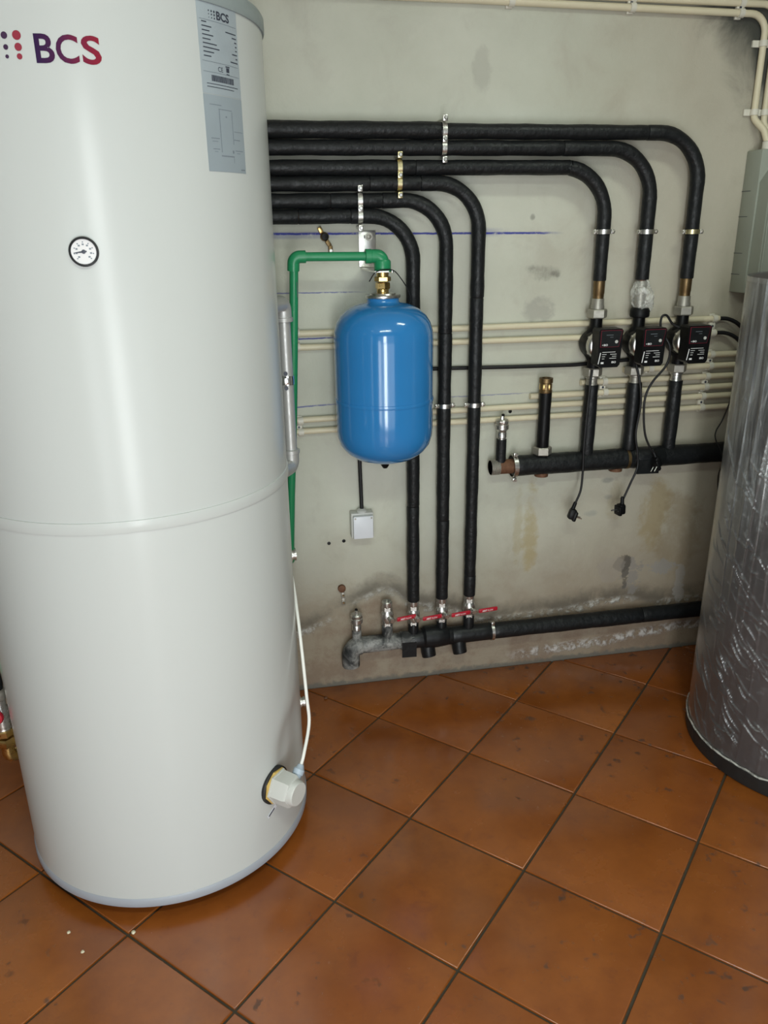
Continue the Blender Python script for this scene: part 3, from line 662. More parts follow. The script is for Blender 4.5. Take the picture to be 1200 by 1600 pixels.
# ------------------------------------------------------------------ blue expansion vessel, bracket, green pipe
VX, VY, VR = .412, -.172, .139
ves = thing('expansion_vessel', 'blue enamelled expansion vessel hanging in the middle of the wall', 'vessel', (VX, VY, .85))
prof = [(.0, .852), (.03, .8525), (.06, .858), (.09, .869), (.115, .887), (.130, .908), (.1372, .932), (VR, .955)]
part('lower_shell', MB().lathe(prof + [(VR, 1.034)], (VX, VY, 0), n=72), M['blue'], ves, None, 50)
up = [(VR, 1.042), (VR, 1.205), (.1375, 1.229), (.131, 1.251), (.119, 1.270), (.100, 1.286), (.078, 1.297), (.060, 1.302), (.047, 1.304), (.044, 1.308), (.0435, 1.319), (0, 1.319)]
part('upper_shell', MB().lathe(up, (VX, VY, 0), n=72), M['blue'], ves, None, 50)
part('seam_ring', MB().lathe([(VR - .004, 1.031), (VR + .0014, 1.033), (VR + .0022, 1.038), (VR + .0014, 1.043), (VR - .004, 1.045)], (VX, VY, 0), n=72), M['blue'], ves)
part('flange_ring', MB().lathe([(.030, 1.316), (.0475, 1.317), (.0485, 1.319), (.0485, 1.3235), (.046, 1.3255), (.036, 1.3255), (.034, 1.329), (.020, 1.331), (0, 1.331)], (VX, VY, 0), n=44), M['zinc'], ves, 'zinc plated flange')
part('air_cap', MB().lathe([(.019, .856), (.018, .850), (.0085, .833), (.006, .830), (0, .830)], (VX, VY, 0), n=20), M['blackpl'], ves, 'black air valve cap')
bn = part('brass_union', MB().lathe([(.0145, 1.329), (.0165, 1.333), (.0165, 1.340), (.015, 1.342)], (VX, VY, 0), n=24).nut((VX, VY, 1.340), (0, 0, 1), .0205, .018, 6, .1), M['brass'], ves, 'brass union')
part('union_nut', MB().nut((VX, VY, 1.360), (0, 0, 1), .0225, .013, 6, .42), M['brass'], bn)
part('union_neck', MB().lathe([(.0165, 1.372), (.0165, 1.398)], (VX, VY, 0), n=24), M['brass'], bn)
br = thing('wall_bracket', 'zinc plated angle bracket screwed to the wall behind the green elbow', 'bracket', (.40, 0, 1.39))
part('wall_plate', MB().box((.400, -.002, 1.441), (.050, .004, .100), .0012), M['zinc'], br)
part('shelf_plate', MB().plate([(-.025, 0), (.025, 0), (.025, .10), (.019, .205), (-.019, .205), (-.025, .10)], (.404, -.0, 1.389), (1, 0, 0), (0, -1, 0), .004), M['zinc'], br)
part('washer', MB().lathe([(.011, 0), (.011, .002), (.006, .002), (.006, .006), (.003, .007)], (.405, -.004, 1.474), (0, -1, 0), n=22), M['galv'], br)
part('slot', MB().box((.392, -.0045, 1.474), (.0025, .001, .009)), M['ink'], br)
for xx in (.391, .436): part('shelf_screw', MB().lathe([(.0045, 0), (.0045, .006)], (xx, -.185, 1.383), (0, 0, 1), n=10), M['chrome'], br)
gr = thing('green_pipe', 'green plastic pipe running from the blue vessel down behind the white tank', 'pipe', (.172, VY, 1.43))
GZ = 1.428; GX = .173
part('horizontal_pipe', MB().tube([(GX + .015, VY, GZ), (VX - .03, VY, GZ - .002)], .0118, 18), M['green'], gr)
lowp = Vector((.136, -.095, .738)); topp = Vector((GX, VY, GZ - .02)); dirp = (lowp - topp)
part('vertical_pipe', MB().tube([topp, topp + dirp * .33 + Vector((.002, 0, 0)), topp + dirp * .66 + Vector((.003, .0, 0)), lowp, lowp + dirp * .30], .0118, 18), M['green'], gr)
le = lowp + dirp * .30
part('elbow', MB().tube(bend([le - dirp * .03, le + dirp * .03, Vector((le.x - .004, .004, le.z - .03))], .016, 8), .0150, 18), M['green'], gr)
part('elbow', MB().tube(bend([(GX + .032, VY, GZ), (GX, VY, GZ), (GX + (dirp.x / dirp.z) * -.035, VY - dirp.y / dirp.z * .035, GZ - .035)], .017, 8), .0162, 20), M['green'], gr)
part('threaded_elbow', MB().tube(bend([(VX - .042, VY, GZ - .002), (VX, VY, GZ - .002), (VX, VY, 1.398)], .016, 8), .0178, 22).lathe([(.0178, 0), (.0188, .001), (.0188, .016), (.0178, .017)], (VX - .047, VY, GZ - .002), (1, 0, 0), n=26).lathe([(.022, 1.385), (.0228, 1.387), (.0228, 1.412), (.0195, 1.417)], (VX, VY, 0), n=28), M['green'], gr)
part('printed_marking', MB().box((.1775, VY - .0100, 1.345), (.0013, .0012, .040)), M['ink'], gr)
single('tie_wire', MB().tube(spline([(.372, -.19, 1.362), (.386, -.205, 1.385), (.412, -.200, 1.392), (.440, -.19, 1.388), (.462, -.185, 1.365), (.482, -.18, 1.335), (.490, -.175, 1.311), (.487, -.172, 1.298)], 8), .0016, 6), M['cable'], 'thin black wire looped below the green elbow to the vessel shoulder', 'wire', (.412, -.2, 1.39))

# ------------------------------------------------------------------ junction box and its cable
jb = thing('junction_box', 'small white junction box on the wall below the blue vessel', 'box', (.361, 0, .60))
part('base', MB().box((.361, -.019, .602), (.072, .038, .084), .003), M['grey'], jb)
part('lid', MB().box((.362, -.046, .600), (.064, .016, .076), .003), M['boxwhite'], jb)
part('cable_entry', MB().lathe([(.014, .640), (.017, .644), (.017, .649), (.009, .655)], (.362, -.022, 0), n=18), M['grey'], jb)
for xx in (.336, .388): part('lid_screw', MB().lathe([(.003, 0), (.003, .002)], (xx, -.0535, .632), (0, -1, 0), n=8), M['galv'], jb)
single('supply_cable', MB().tube(bend([(.3625, -.022, .646), (.358, -.021, .90), (.358, -.014, 1.088), (.62, -.012, 1.088), (.85, -.014, 1.083), (1.06, -.012, 1.080), (1.255, -.012, 1.089)], [.5, .04, .5, .8, .5], 6), .0062, 12), M['cable'], 'thick black cable from the white junction box along the wall to the pumps', 'cable', (.36, -.02, .66))
for i, (x, z, lb) in enumerate(((.255, .535, 'left dark drill-hole disc of the pair left of the junction box'), (.304, .539, 'right dark drill-hole disc of the pair left of the junction box'), (.855, .938, 'small dark drill-hole disc under the cream conduits, left of the capped riser'))):
    single('hole_disc', MB().lathe([(.0058, -.001), (.0058, .0010), (.0045, .0014), (0, .0012)], (x, 0, z), (0, -1, 0), n=16), M['blackpl'] if i else M['rubber'], lb, 'plug', (x, 0, z), 'dark discs for drill holes')  # black discs on the surface, painting the shade inside drill holes

# ------------------------------------------------------------------ cream conduits on the wall
CR = .0095; CY = -.013
def conduit(label, pts, rad=.04, r=CR, zl=None):
    return single('conduit', MB().tube(bend(pts, rad, 8) if len(pts) > 2 else [Vector(p) for p in pts], r, 12), M['pvc'], label, 'conduit', pts[0], 'cream conduits on the back wall')
XR = 1.95
conduit('upper of the two cream conduits level with the pumps', [(-.6, CY, 1.213), (.6, CY, 1.207), (1.545, CY, 1.208)], .8)
conduit('lower of the two cream conduits level with the pumps', [(-.6, CY, 1.172), (.6, CY, 1.167), (1.540, CY, 1.163)], .8)
conduit('second lowest long cream conduit, passing behind the capped riser', [(-.6, CY, .945), (.6, CY, .954), (XR, CY, .957)], .8)
conduit('lowest long cream conduit, passing behind the capped riser', [(-.6, CY, .912), (.6, CY, .917), (XR, CY, .918)], .8)
conduit('short cream conduit whose open end shows left of the capped riser', [(.915, CY, .986), (XR, CY, .988)])
conduit('short cream conduit whose open end shows left of the left riser below its pump', [(1.084, CY, 1.022), (XR, CY, 1.022)])
conduit('short cream conduit starting left of the middle pump lower nut', [(1.228, CY, 1.057), (XR, CY, 1.056)])
conduit('short cream conduit topmost of the six near the plastic wrapped tank', [(1.46, CY, 1.093), (XR, CY, 1.094)])
conduit('lower long cream conduit under the ceiling, bending down to the grey panel', [(-.9, CY, 2.075), (.7, CY, 2.067), (1.574, CY, 2.058), (1.574, CY, 1.790), (1.594, CY - .03, 1.755), (1.603, CY - .045, 1.715)], [.9, .05, .03, .03])
conduit('upper long cream conduit under the ceiling, bending down to the grey panel', [(-.9, CY, 2.098), (.9, CY, 2.087), (1.609, CY, 2.083), (1.609, CY, 1.775), (1.640, CY - .045, 1.715)], [.9, .05, .03])
conduit('cream conduit dropping to the grey panel, last at the right edge', [(1.644, CY, 2.45), (1.644, CY, 1.775), (1.665, CY - .045, 1.715)], .03)
def clip_saddle(x, z, vertical=False, cat_lb=''):
    mb = MB(); ax = (0, 0, 1) if vertical else (1, 0, 0)
    mb.strap((x, CY, z), ax, CR + .0003, .016, .0026, n=18)
    return mb
def clip_thing(label, items, vertical=False, plate=None):
    x0, z0 = items[0]
    t = thing('conduit_clip', label, 'clip', (x0, 0, z0), 'ivory conduit clips')
    for x, z in items: part('saddle', clip_saddle(x, z, vertical), M['clip'], t)
    mb = MB()
    if vertical:
        xs = [p[0] for p in items]; mb.box(((min(xs) + max(xs)) / 2 - .012, -.004, z0), (max(xs) - min(xs) + .036, .008, .018), .001)
    else:
        zs = [p[1] for p in items]; mb.box((x0 - .004, -.004, (min(zs) + max(zs)) / 2), (.018, .008, max(zs) - min(zs) + .030), .001)
        for i in range(len(zs) - 1): mb.box((x0 - .006, -.011, (zs[i] + zs[i + 1]) / 2), (.020, .014, max(.006, abs(zs[i] - zs[i + 1]) - .024)), .002)
    part('clip_base', mb, M['clip'], t)
    if not vertical and len(items) > 1:
        for i in range(len(items) - 1): part('clip_screw', MB().lathe([(.0035, 0), (.0035, .002)], (x0 - .006, -.018, (items[i][1] + items[i + 1][1]) / 2), (0, -1, 0), n=8), M['ink'], t)
    return t
clip_thing('ivory clip pair on the two upper conduits behind the green pipe', [(.183, 1.211), (.183, 1.170)])
clip_thing('ivory clip pair on the two lower conduits beside the green pipe', [(.182, .948), (.182, .913)])
clip_thing('ivory clip pair on the conduits just right of the right pump', [(1.528, 1.208), (1.528, 1.163)])
clip_thing('ivory clip pair on the conduits right of the left pump lower nut', [(1.165, 1.022), (1.170, .987)])
clip_thing('ivory clip on the short conduit below the middle pump', [(1.322, 1.056)])
clip_thing('top ivory clip pair beside the plastic wrapped tank', [(1.535, 1.093), (1.535, 1.056)])
clip_thing('middle ivory clip pair beside the plastic wrapped tank', [(1.528, 1.022), (1.528, .987)])
clip_thing('bottom ivory clip pair beside the plastic wrapped tank', [(1.522, .956), (1.522, .918)])
clip_thing('ivory clip on the ceiling conduits, leftmost in view', [(.805, 2.088), (.805, 2.066)])
clip_thing('ivory clip on the ceiling conduits, middle one in view', [(1.157, 2.086), (1.157, 2.063)])
clip_thing('ivory clip on the ceiling conduits near the bend', [(1.490, 2.084), (1.490, 2.059)])
clip_thing('upper ivory clip on the vertical conduits above the grey panel', [(1.574, 1.985), (1.609, 1.985), (1.644, 1.985)], True)
clip_thing('lower ivory clip on the vertical conduits above the grey panel', [(1.574, 1.806), (1.609, 1.806), (1.644, 1.806)], True)
for z, lb in ((1.208, 'upper black cable leaving a conduit end towards the wrapped tank'), (1.163, 'lower black cable leaving a conduit end towards the wrapped tank')):
    single('flexible_cable', MB().tube(spline([(1.53, CY, z), (1.575, CY - .004, z - .002), (1.612, CY - .01, z - .020), (1.640, CY - .012, z - .052), (1.655, CY - .012, z - .12)], 8), .0065, 10), M['cable'], lb, 'cable', (1.54, CY, z))
single('hanging_wire', MB().tube(spline([(1.62, -.03, 1.06), (1.612, -.035, .95), (1.590, -.04, .88), (1.566, -.045, .825), (1.570, -.10, .76), (1.588, -.06, .69), (1.612, -.04, .61), (1.64, -.03, .50)], 8), .0022, 6), M['cable'], 'thin black wire bowing left beside the wrapped tank', 'wire', (1.62, -.03, 1.06))
single('hanging_wire', MB().tube(spline([(1.64, -.05, 1.10), (1.628, -.05, .98), (1.607, -.05, .86), (1.592, -.11, .77), (1.596, -.06, .69), (1.625, -.04, .60)], 8), .0026, 6), M['cable'], 'thin black wire hanging close along the wrapped tank edge', 'wire', (1.64, -.05, 1.1))

# ------------------------------------------------------------------ grey panel box at the right
pb = thing('panel_box', 'grey green electrical panel box on the wall above the wrapped tank', 'box', (1.576, 0, 1.29))
PX0, PX1, PZ0, PZ1, PD = 1.576, 1.93, 1.290, 1.702, .125
part('housing', MB().box(((PX0 + PX1) / 2, -PD * .3, (PZ0 + PZ1) / 2), (PX1 - PX0, PD * .6, PZ1 - PZ0), .004), M['panel'], pb)
part('front_cover', MB().plate([(.0, .03), (.0, PZ1 - PZ0 - .09), (.05, PZ1 - PZ0 - .012), (PX1 - PX0 - .02, PZ1 - PZ0 - .012), (PX1 - PX0 - .02, .012), (.025, .012)], (PX0 + .006, -PD * .6 + .001, PZ0), (1, 0, 0), (0, 0, 1), .05), M['panel'], pb)
for zz in (1.345, 1.408, 1.515, 1.588): part('side_joint', MB().box((PX0 + .0004, -.022, zz), (.002, .043, .0016)), M['ink'], pb)
part('cover_rim', MB().tube([(PX0 + .022, -PD - .002, PZ0 + .03), (PX0 + .014, -PD - .002, PZ0 + .06), (PX0 + .014, -PD - .002, PZ1 - .11), (PX0 + .056, -PD - .002, PZ1 - .03), (PX1 - .05, -PD - .002, PZ1 - .03)], .003, 8), M['panel'], pb)
part('window_pane', MB().box((PX0 + .18, -PD - .004, (PZ0 + PZ1) / 2 - .04), (.26, .006, .22), .002), M['panelwin'], pb)
for x in (1.603, 1.640, 1.668): part('conduit_socket', MB().lathe([(.016, 1.698), (.016, 1.722), (.012, 1.725)], (x, -.058, 0), n=16), M['clip'], pb)

# ------------------------------------------------------------------ upper manifold
MY = PO
um = thing('upper_manifold', 'thick black insulated manifold pipe below the three pumps', 'manifold', (.78, MY, .74))
part('bare_end', MB().tube([(.778, MY, .770), (.862, MY, .770)], .0235, 24), M['rust'], um, 'rusty bare end of the steel pipe')
part('thread', MB().lathe([(.0235, 0)] + [(.0235 + (.0016 if k % 2 else 0), .0022 * k) for k in range(14)], (.778, MY, .770), (1, 0, 0), n=24), M['galv'], um)
part('insulation', wobble_tube([(.853, MY, .770), (1.26, MY, .770), (1.99, MY, .768)], .0335, 24, .0007), M['foam'], um)
part('tape_wrap', MB().lathe([(.034, 0), (.0352, .003), (.0352, .105), (.034, .108)], (1.265, MY, .770), (1, 0, 0), n=26), M['tape'], um)
part('tape_flap', MB().plate([(-.03, -.046), (.048, -.048), (.05, .0), (-.028, .0)], (1.30, MY - .0345, .77), (1, 0, 0), (0, 0, 1), .003), M['tape'], um)
part('worn_patch', MB().strap((1.245, MY, .770), (1, 0, 0), .0338, .010, .0012, n=24), M['bronze'], um)
uc = part('clamp_ring', MB().strap((.856, MY, .770), (1, 0, 0), .0345, .014, .003, n=30), M['zinc'], um)
for s in (-1, 1): part('clamp_ear', MB().box((.856, MY - .012, .770 + s * .042), (.013, .014, .012), .002).lathe([(.0048, 0), (.0048, .006)], (.856, MY - .019, .770 + s * .042), (0, -1, 0), n=10), M['zinc'], uc)
for x in (.955, 1.215): part('lower_lug', MB().lathe([(.022, .728), (.022, .742), (.018, .75)], (x, MY + .006, 0), n=16), M['rust'], um)
part('vent_stub', MB().tube([(.812, MY, .785), (.812, MY, .862)], .0165, 18), M['foam'], um)
def riser(label, x, z0, z1, r, mat=M['foam'], ragged=False):
    t = thing('riser_pipe', label, 'pipe', (x, MY, z0), 'risers on the upper manifold')
    part('insulation_sleeve', wobble_tube([(x, MY, z0), (x + .001, MY, z1)], r, 18, .0014 if ragged else .0007), M['tape'] if ragged else mat, t)
    return t
rs = riser('black riser with a bronze capped top and a hex nut foot, left of the pumps', .951, .828, 1.008, .0195, M['blackpl'])
part('foot_nut', MB().nut((.951, MY, .803), (0, 0, 1), .0305, .026, 6, .3), M['galv'], rs)
part('top_fitting', MB().lathe([(.0195, 1.004), (.0205, 1.007), (.0205, 1.012), (.0185, 1.014), (.0185, 1.034), (.0215, 1.036), (.0215, 1.050), (.014, 1.050), (.014, 1.03), (0, 1.03)], (.951, MY, 0), n=24), M['bronze'], rs, 'open bronze socket on top')
part('nut_face', MB().nut((.951, MY, 1.013), (0, 0, 1), .0200, .020, 6, .3), M['brass'], rs)
r1 = riser('black riser feeding the left pump', 1.104, .79, 1.022, .0215)
r2 = riser('taped wrinkled black riser feeding the middle pump', 1.252, .802, 1.022, .0225, ragged=True)
r3 = riser('black riser feeding the right pump', 1.395, .79, 1.022, .0215)
for t, x in ((r1, 1.104), (r2, 1.252), (r3, 1.395)):
    part('union_tail', MB().lathe([(.016, 1.010), (.0185, 1.014), (.0185, 1.026), (.0172, 1.028), (.0172, 1.040), (.0205, 1.042), (.0205, 1.052)], (x, MY, 0), n=24), M['galv'] if t is not r3 else M['nickel'], t, 'galvanized union tail')

# air vents
av = thing('air_vent', 'x', 'vent', (0, 0, 0), 'chrome automatic air vents')
part('vent_body', MB().lathe([(.0125, -.006), (.0125, .004), (.0155, .006), (.0155, .022), (.014, .024), (.0175, .030), (.0215, .034), (.0215, .048), (.019, .050)], (0, 0, 0), n=26), M['nickel'], av)
part('vent_cap', MB().lathe([(.0195, .049), (.0205, .051), (.0205, .060), (.017, .064), (.007, .065), (.006, .074), (.003, .076), (0, .076)], (0, 0, 0), n=9), M['nickel'], av)
part('vent_knob', MB().lathe([(.0048, .072), (.0048, .080), (.002, .082)], (.002, 0, 0), n=10), M['blackpl'], av)
av.location = (.8125, MY, .862); av['label'] = 'nickel plated air vent on the left end of the upper manifold'
dup(av, (.331, MY, .232), 'nickel plated air vent on the dusty left end of the lower manifold', (0, 0, R(70)))

# ------------------------------------------------------------------ circulation pumps
PZ = 1.150
pump = thing('circulation_pump', 'x', 'pump', (0, 0, 0), 'black circulation pumps')
vol = MB().lathe([(.034, .034), (.046, .026), (.0485, .012), (.0485, -.020), (.044, -.030), (.040, -.032)], (0, 0, 0), (0, -1, 0), n=36)
vol = MB()
vol.lathe([(.030, -.034), (.040, -.028), (.0445, -.014), (.0445, .018), (.043, .028), (.040, .030)], (0, 0, 0), (0, -1, 0), n=36)
vol.tube([(0, 0, -.080), (0, 0, -.05), (-.006, 0, -.03), (-.006, 0, .03), (0, 0, .05), (0, 0, .080)], [.0185, .019, .026, .026, .019, .0185], 20)
part('volute', vol, M['blackpl'], pump)
ring = MB()
ring.lathe([(.040, .029), (.0425, .030), (.0435, .033), (.0435, .049), (.041, .054), (.036, .057)], (0, 0, 0), (0, -1, 0), n=40)
mr = part('motor_ring', ring, M['zinc'], pump, 'bare metal motor ring')
for a in (35, 145, 215, 325): part('ring_screw', MB().lathe([(.0048, 0), (.0048, .006)], (.0405 * math.cos(R(a)), -.029, .0405 * math.sin(R(a))), (0, -1, 0), n=10), M['galv'], mr)
cb = MB().plate([(-.036, -.050), (-.026, -.058), (.028, -.058), (.035, -.050), (.039, .050), (.034, .056), (-.034, .056), (-.038, .050)], (.002, -.054, 0), (1, 0, 0), (0, 0, 1), .048)
box = part('control_box', cb, M['blackpl'], pump, 'black control box with trimmed display', 20)
part('display_frame', MB().plate([(-.032, .003), (.027, .003), (.035, .052), (-.032, .052)], (.002, -.102, 0), (1, 0, 0), (0, 0, 1), .0010), M['redink'], box, 'thin red outline of the display')
part('display_face', MB().plate([(-.0312, .0038), (.0263, .0038), (.0341, .0512), (-.0312, .0512)], (.002, -.1022, 0), (1, 0, 0), (0, 0, 1), .0012), M['tape'], box)
def flat_text(s, h, wd, x, y, z, bold=0.0):
    fl, fs, _ = text2d(s, h, wd, bold); return MB().add([(x + u, y, z + v) for u, v in fl], fs)
lg = flat_text('IBO', .0058, .013, -.020, -.1036, .0065, .02); lg.add([(-.0235 + .0014 * math.cos(k * .7), -.1036, .0094 + .0014 * math.sin(k * .7)) for k in range(9)], [tuple(range(9))])
part('display_logo', lg, M['whiteink'], box, None, None)
part('button', MB().lathe([(.0048, 0), (.0048, .0015), (.0036, .0016), (.0034, .0008), (.0018, .0008), (.0016, .0016), (0, .0016)], (.020, -.1032, .0185), (0, -1, 0), n=20), M['grey'], box)
part('display_lines', MB().box((-.002, -.1035, .0385), (.022, .0002, .0012)).box((.004, -.1035, .032), (.010, .0002, .0010)), M['thinink'], box, None, None)['kind'] = 'stuff'
tl = MB()
for k, (x0, x1) in enumerate(((-.022, .020), (-.022, -.008), (-.022, -.012), (-.022, -.014))): tl.box(((x0 + x1) / 2, -.1023, -.012 - .0065 * k), (x1 - x0, .0003, .0013))
for k, (x0, x1) in enumerate(((.004, .024), (.010, .024), (.002, .024))): tl.box(((x0 + x1) / 2, -.1023, -.0185 - .006 * k), (x1 - x0, .0003, .0013))
tl.box((-.020, -.1023, -.044), (.009, .0003, .0055)); tl.add(flat_text('IBO', .0062, .014, .010, -.1024, -.0455, .02).v, flat_text('IBO', .0062, .014, .010, -.1024, -.0455, .02).f)
part('type_plate_print', tl, M['whiteink'], box, None, None)['kind'] = 'stuff'
part('side_stripe', MB().box((-.030, -.1023, -.030), (.0026, .0004, .034), 0, Matrix.Rotation(R(9), 3, 'Y')), M['whiteink'], box, None, None)
part('lower_union_nut', MB().nut((0, 0, -.101), (0, 0, 1), .0300, .027, 6, .25), M['galv'], pump)
part('upper_union_nut', MB().nut((0, 0, .078), (0, 0, 1), .0310, .027, 6, .30), M['galv'], pump)
pump.location = (1.104, PO, PZ); pump['label'] = 'left circulation pump with black control box, nearest the capped riser'
pm = dup(pump, (1.246, PO, PZ - .002), 'middle circulation pump with crumpled clear film above its black nut')
pr_ = dup(pump, (1.394, PO, PZ), 'right circulation pump with black control box, nearest the wrapped tank')
for ch in pm.children:
    if ch.name.startswith('upper_union_nut'):
        ch.data = MB().lathe([(.018, .076), (.029, .079), (.0305, .084), (.0305, .098), (.026, .106), (.018, .108)], (0, 0, 0), n=14).mesh('upper_union_nut', M['blackpl']); ch['label'] = 'black plastic union nut'
# crumpled clear film over the middle union
bm = bmesh.new(); bmesh.ops.create_icosphere(bm, subdivisions=5, radius=1)
for v in bm.verts:
    d = v.co.normalized(); p = d * 2.3 + Vector((3, 1, 8)); k = .86 + .26 * mnoise.noise(p * .7) + .14 * abs(mnoise.noise(p * 1.6)) + .05 * abs(mnoise.noise(p * 4))
    v.co = Vector((d.x * .040 * k, d.y * .036 * k, d.z * .055 * k)) + Vector((.006 * (1 - d.z), -.004, 0))
    if d.z > .2: v.co.x *= 1 - .35 * (d.z - .2); v.co.y *= 1 - .35 * (d.z - .2)
cf = MB(); bm.verts.index_update(); cf.add([v.co + Vector((1.243, PO, 1.292)) for v in bm.verts], [[q.index for q in f.verts] for f in bm.faces]); bm.free()
single('film_wrap', cf, M['crumple'], 'crumpled clear plastic film wrapped above the middle pump', 'film', (1.243, PO, 1.26), sharp=25)

# power cords with plugs
def cord(label, pts, plug_at, plug_dir, pin_dir):
    t = thing('power_cord', label, 'cord', pts[0], 'black pump power cords')
    part('cable', MB().tube(spline(pts, 8), .0036, 10), M['cable'], t)
    d = Vector(plug_dir).normalized(); q = Vector(pin_dir).normalized(); a = Vector(plug_at); side = d.cross(q).normalized()
    mat = Matrix((q, side, d)).transposed()
    mb = MB().lathe([(.0042, -.020), (.0060, -.016), (.0065, .0), (.0075, .006)], a, d, n=14)
    mb.box(a + d * .022 + q * .004, (.024, .028, .036), .007, mat).box(a + d * .026 + q * .014, (.012, .033, .033), .004, mat)
    pl = part('plug', mb, M['blackpl'], t)
    for s in (-1, 1): part('pin', MB().tube([a + d * .026 + q * .018 + side * s * .0085, a + d * .026 + q * .037 + side * s * .0085], .0022, 8), M['chrome'], pl)
    return t
cord('black power cord of the left pump, plug hanging under the manifold at left', [(1.086, -.085, 1.075), (1.080, -.092, 1.035), (1.075, -.095, .933), (1.072, -.097, .829), (1.074, -.098, .755), (1.071, -.10, .69), (1.058, -.10, .650), (1.052, -.10, .634)], (1.050, -.10, .630), (-.35, 0, -1), (1, -.25, -.35))
cord('black power cord of the middle pump, plug hanging under the manifold at right', [(1.232, -.085, 1.085), (1.246, -.092, 1.032), (1.255, -.095, .960), (1.248, -.095, .865), (1.259, -.097, .804), (1.264, -.098, .752), (1.244, -.10, .699), (1.226, -.10, .652), (1.222, -.10, .64)], (1.221, -.10, .634), (.05, 0, -1), (-1, -.15, -.02))
cord('black power cord of the right pump, looping to a plug lying against the manifold', [(1.362, -.09, 1.195), (1.340, -.085, 1.207), (1.318, -.085, 1.232), (1.302, -.085, 1.226), (1.303, -.088, 1.19), (1.328, -.105, 1.14), (1.328, -.10, 1.084), (1.285, -.10, 1.030), (1.266, -.10, .984), (1.267, -.10, .922), (1.279, -.10, .859), (1.301, -.10, .815), (1.316, -.10, .796)], (1.320, -.10, .790), (.45, -.25, -1), (-.62, -.35, -.75))

# ------------------------------------------------------------------ lower manifold
LZ = .178
lm = thing('lower_manifold', 'thick black manifold pipe near the floor with dusty left end', 'manifold', (.30, MY, .11))
part('dusty_sleeve', wobble_tube([(.335, MY, LZ), (.515, MY, LZ)], .0285, 22, .0006), M['dusty'], lm, 'dust-covered foam sleeve')
part('end_elbow', wobble_tube(bend([(.350, MY - .001, LZ), (.308, MY - .001, LZ), (.308, MY - .004, .104)], .036, 8), .0300, 22, .0012), M['dusty'], lm, 'dusty taped elbow pointing down')
part('dusty_collar', MB().lathe([(.029, 0), (.0315, .003), (.0315, .045), (.029, .048)], (.478, MY, LZ), (1, 0, 0), n=26), M['dusty'], lm)
part('tape_wrap', wobble_tube([(.512, MY, LZ), (.66, MY, LZ)], .0315, 22, .0016), M['tape'], lm)
part('tape_bulge', MB().lathe([(.030, 0), (.0385, .008), (.0395, .05), (.036, .085), (.030, .092)], (.555, MY, LZ + .004), (1, 0, 0), n=22), M['tape'], lm)
part('insulation_sleeve', wobble_tube([(.655, MY, LZ), (.800, MY, LZ)], .0300, 22, .0010), M['tape'], lm)
part('insulation_sleeve', wobble_tube([(.808, MY, LZ), (1.36, MY, LZ)], .0280, 22), M['foam'], lm)
part('insulation_sleeve', wobble_tube([(1.362, MY, LZ), (2.04, MY, LZ)], .0275, 22), M['foam'], lm)
lc = part('clamp_ring', MB().strap((.802, MY, LZ), (1, 0, 0), .0298, .010, .0028, n=30), M['zinc'], lm)
part('clamp_ear', MB().box((.802, MY - .012, LZ + .036), (.012, .014, .012), .002), M['zinc'], lc)
part('tape_flap', MB().plate([(-.024, -.048), (.026, -.050), (.026, .006), (-.024, .008)], (.503, MY - .0305, LZ), (1, 0, 0), (0, 0, 1), .002), M['tape'], lm)
for x, tilt in ((.572, .16), (.682, .10)):
    part('lower_port', wobble_tube([(x, MY, LZ), (x + .004, MY - .006, .128), (x + .006, MY - .012, .112)], .0245, 18, .0015), M['tape'], lm, 'taped blind port pointing down')
for x, r, z1 in ((.331, .0155, .236), (.435, .0185, .245), (.525, .0175, .240), (.623, .0175, .240), (.719, .0185, .248)):
    part('valve_stub', wobble_tube([(x, MY, LZ + .01), (x, MY, z1)], r, 16, .0005), M['dusty'] if x < .45 else M['tape'], lm)
# ball valves with red levers
bv = thing('ball_valve', 'x', 'valve', (0, 0, 0), 'ball valves with red levers')
part('valve_body', MB().nut((0, 0, -.010), (0, 0, 1), .0185, .014, 6, .2).lathe([(.0165, .003), (.0185, .008), (.0215, .018), (.0215, .034), (.0185, .044), (.0165, .048)], (0, 0, 0), n=28).nut((0, 0, .046), (0, 0, 1), .0185, .016, 6, .2).lathe([(.0165, .060), (.0175, .064), (.0175, .078), (.0150, .081), (.0125, .081), (.0125, .070), (0, .070)], (0, 0, 0), n=26), M['nickel'], bv)
stem = part('stem', MB().lathe([(.0085, .015), (.0085, .034), (.0105, .036), (.0105, .042), (.0075, .046)], (0, 0, .027), (0, -1, 0), n=12), M['nickel'], bv)
lev = part('lever', MB().plate([(-.008, -.006), (.014, -.0045), (.022, -.004), (.022, .004), (.014, .0045), (-.008, .006)], (0, -.0385, .027), (1, 0, 0), (0, 0, 1), .003), M['nickel'], bv)
part('lever_grip', MB().box((.052, -.042, .0275), (.069, .007, .0145), .0032), M['red'], lev, 'red plastic grip')
t1 = flat_text('ART', .0062, .0175, .029, -.0458, .0240, .03); t2 = flat_text('FLOW', .0055, .020, .049, -.0458, .0243, .0)
part('grip_lettering', t1.add(t2.v, t2.f), M['whiteink'], lev, 'white lettering on the grip', None)['kind'] = 'stuff'
VZ = .245
spots = [(.435, VZ + .006, 'ball valve with open top and red lever, left of the first vertical pipe'), (.525, VZ, 'ball valve with red lever under the pipe that drops behind the blue vessel'),
         (.623, VZ + .002, 'ball valve with red lever under the middle vertical pipe'), (.719, VZ + .008, 'ball valve whose red lever reaches furthest right')]
